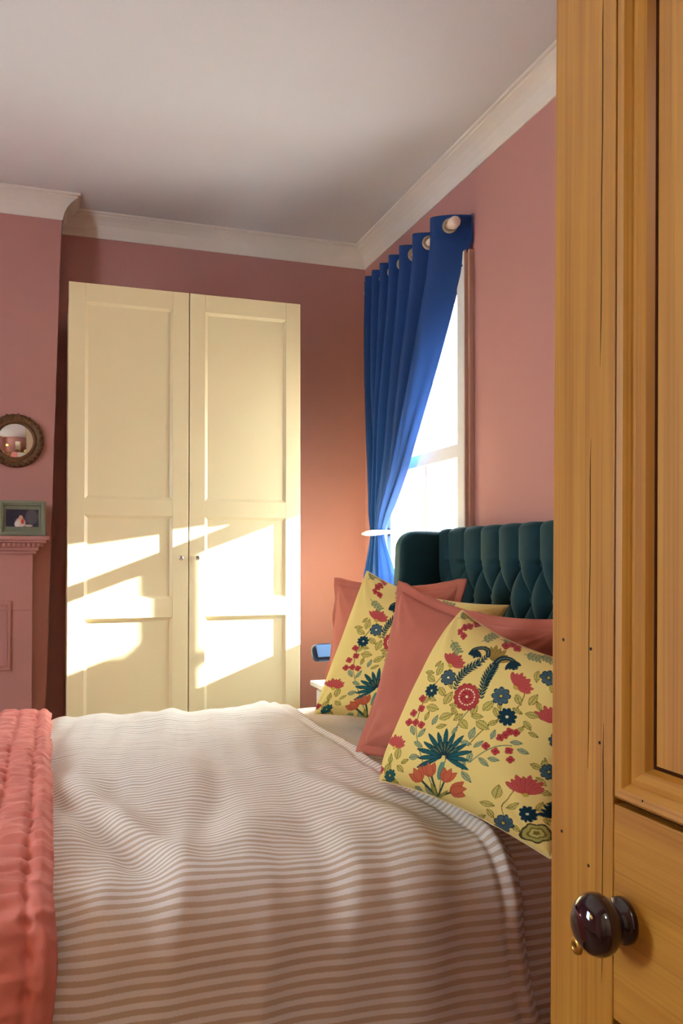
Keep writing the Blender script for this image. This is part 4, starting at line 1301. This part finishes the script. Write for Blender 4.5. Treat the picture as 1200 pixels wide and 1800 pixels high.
# rounded oblong head, tilted towards the pillows
bm = bmesh.new()
hw, hh, hd = 0.060, 0.042, 0.018
rings = []
for k in range(7):
    t_ = k / 6
    sc_ = math.cos((t_ - 0.5) * PI * 0.86) ** 0.5
    dep = (t_ - 0.5) * 2 * hd
    ring = []
    for j in range(28):
        a = 2 * PI * j / 28
        ca, sa = math.cos(a), math.sin(a)
        ex = 0.55
        ring.append(bm.verts.new((math.copysign(abs(ca) ** ex, ca) * hw * sc_ * (1.0 - 0.12 * sa), dep, math.copysign(abs(sa) ** ex, sa) * hh * sc_)))
    rings.append(ring)
for r0, r1 in zip(rings, rings[1:]):
    for j in range(28): bm.faces.new((r0[j], r0[(j + 1) % 28], r1[(j + 1) % 28], r1[j]))
bm.faces.new(rings[0]); bm.faces.new(rings[-1])
hd_o = obj('lamp_head', bm, M_LAMPB, lp, True)
hd_o.location = (-0.112, -0.005, 0.146)
hd_o.rotation_euler = (math.radians(-28), 0, math.radians(6))
gl = box('diffuser', -0.042, 0.042, -0.0225, -0.017, -0.028, 0.028, mat('frosted_lamp_panel', (92, 128, 170), 0.35, 0.02), hd_o, 0.002)

# ------------------------------------------------------------------ floor lamp standing by the left wall (lights the near side of the room)
fl = thing('floor_lamp', 'floor lamp with a cream drum shade near the doorway', 'lamp', (-1.35, 0.95, 0))
obj('base', lathe_bm([(0.0001, 0), (0.15, 0), (0.15, 0.015), (0.02, 0.03), (0.0001, 0.03)], 32), M_BRASS, fl, True)
obj('pole', tube_bm([(0, 0, 0.02), (0, 0, 1.45)], 0.012, 12), M_BRASS, fl, True)
bm = bmesh.new()
for r, rev in ((0.20, 1), ):
    a = [bm.verts.new((0.20 * math.cos(2 * PI * k / 36), 0.20 * math.sin(2 * PI * k / 36), 1.30)) for k in range(36)]
    b = [bm.verts.new((0.16 * math.cos(2 * PI * k / 36), 0.16 * math.sin(2 * PI * k / 36), 1.58)) for k in range(36)]
    for k in range(36): bm.faces.new((a[k], a[(k + 1) % 36], b[(k + 1) % 36], b[k]))
m, nt, p = new_mat('cream_fabric_shade')
p.inputs['Base Color'].default_value = lin((240, 220, 170)); p.inputs['Roughness'].default_value = 0.9
tr = nt.nodes.new('ShaderNodeBsdfTranslucent'); tr.inputs['Color'].default_value = lin((250, 228, 170))
mx = nt.nodes.new('ShaderNodeMixShader'); mx.inputs['Fac'].default_value = 0.6
nt.links.new(p.outputs[0], mx.inputs[1]); nt.links.new(tr.outputs[0], mx.inputs[2])
nt.links.new(mx.outputs[0], nt.nodes['Material Output'].inputs['Surface'])
obj('lamp_shade', bm, m, fl, True)
bu = bmesh.new(); bmesh.ops.create_uvsphere(bu, u_segments=16, v_segments=12, radius=0.03)
bo = obj('bulb', bu, mat('opal_bulb', (250, 246, 236), 0.3, 0.0), fl, True); bo.location = (0, 0, 1.52)
ld = bpy.data.lights.new('floor_lamp_light', 'POINT'); ld.energy = 40; ld.color = (1.0, 0.82, 0.44); ld.shadow_soft_size = 0.05
lo = bpy.data.objects.new('floor_lamp_light', ld); COL.objects.link(lo); lo.location = (-1.35, 0.95, 1.44)

# ------------------------------------------------------------------ hall behind the doorway: unseen ceiling globe added as fill for the near side of the bed
hl = thing('hall_fill_globe', 'opal glass globe added in the unseen hall as fill light', 'lamp', (0.12, -0.95, ZC))
obj('fill_globe_rose', lathe_bm([(0.0001, 0.0), (0.05, 0.0), (0.045, -0.02), (0.0001, -0.022)], 24), M_BRASS, hl, True)
obj('fill_globe_cord', tube_bm([(0, 0, -0.02), (0, 0, -0.32)], 0.004, 8), M_DARK, hl, True)
mo, nt, p = new_mat('fill_globe_lit_glass')
p.inputs['Base Color'].default_value = lin((250, 246, 238)); p.inputs['Emission Color'].default_value = (1.0, 0.90, 0.76, 1); p.inputs['Emission Strength'].default_value = HALL_GLOW
gb = bmesh.new(); bmesh.ops.create_uvsphere(gb, u_segments=28, v_segments=18, radius=0.16)
go = obj('fill_globe', gb, mo, hl, True); go.location = (0, 0, -0.46)

# ------------------------------------------------------------------ outdoors
M_PAVE = mat('pale_paving', (176, 170, 160), 0.9, 0.1, 3)
M_BRICK = mat('weathered_red_brick', (170, 100, 88), 0.9, 0.12, 8)
M_STONE = mat('pale_stone', (206, 200, 188), 0.85, 0.06, 8)
M_SLATE = mat('grey_slate', (108, 110, 116), 0.7, 0.1, 5)
M_PANE = mat('dark_window_pane', (60, 70, 80), 0.1, 0.05, 3)
struct('ground', box_bm(XR + WT + 0.01, 45, -14, 45, -0.5, -0.4), M_PAVE)
gp = thing('sun_blocker_pier', 'square brick pier with stone cap added unseen outside to block sun', 'pier', (3.5, 3.05, -0.4))  # unseen pier added to cut off the lower part of the sun patch
course = box_bm(-0.165, 0.165, -0.165, 0.165, 0.0, 0.068, 0.004, 1); cme_ = None
for k in range(31):
    if cme_ is None:
        o = obj('blocker_brick_course', course, M_BRICK, gp); cme_ = o.data
    else: o = obj('blocker_brick_course', cme_, M_BRICK, gp)
    o.location = (0, 0, 0.075 * k); o.rotation_euler = (0, 0, PI / 2 * (k % 2))
bm = box_bm(-0.15, 0.15, -0.15, 0.15, 0.0, 2.32); obj('blocker_mortar_core', bm, M_STONE, gp)
bm = bmesh.new()
c0 = [bm.verts.new((x, y, 2.325)) for x, y in ((-0.2, -0.2), (0.2, -0.2), (0.2, 0.2), (-0.2, 0.2))]
c1 = [bm.verts.new((x, y, 2.375)) for x, y in ((-0.2, -0.2), (0.2, -0.2), (0.2, 0.2), (-0.2, 0.2))]
ap = bm.verts.new((0, 0, 2.46))
bm.faces.new(c0)
for k in range(4):
    bm.faces.new((c0[k], c0[(k + 1) % 4], c1[(k + 1) % 4], c1[k])); bm.faces.new((c1[k], c1[(k + 1) % 4], ap))
obj('blocker_cap_stone', bm, M_STONE, gp)
# house across the road
hs = thing('neighbour_house', 'red brick house across the road seen faintly through the window', 'house', (13.0, 24.0, -0.4))
hs.rotation_euler = (0, 0, math.radians(-25))
box('wall', -3.2, 3.2, -3.0, 3.0, 0, 5.4, M_BRICK, hs)
bm = prism_bm([(-3.5, 5.3), (3.5, 5.3), (0, 7.6)], lambda a, z: (a, -3.2, z), lambda a, z: (a, 3.2, z)); obj('roof', bm, M_SLATE, hs)
for x in (-1.7, 1.7):
    for z in (0.9, 3.3):
        w = box('window', x - 0.6, x + 0.6, -3.06, -2.98, z, z + 1.4, M_WIN, hs)
        box('pane', x - 0.52, x - 0.03, -3.08, -3.05, z + 0.08, z + 1.32, M_PANE, w); box('pane', x + 0.03, x + 0.52, -3.08, -3.05, z + 0.08, z + 1.32, M_PANE, w)
        box('lintel', x - 0.75, x + 0.75, -3.07, -2.98, z + 1.4, z + 1.6, M_STONE, hs)
box('door', -0.45, 0.45, -3.06, -2.98, 0, 2.1, M_SLATE, hs)
box('chimney', 1.2, 1.8, -0.4, 0.4, 6.2, 8.4, M_BRICK, hs)
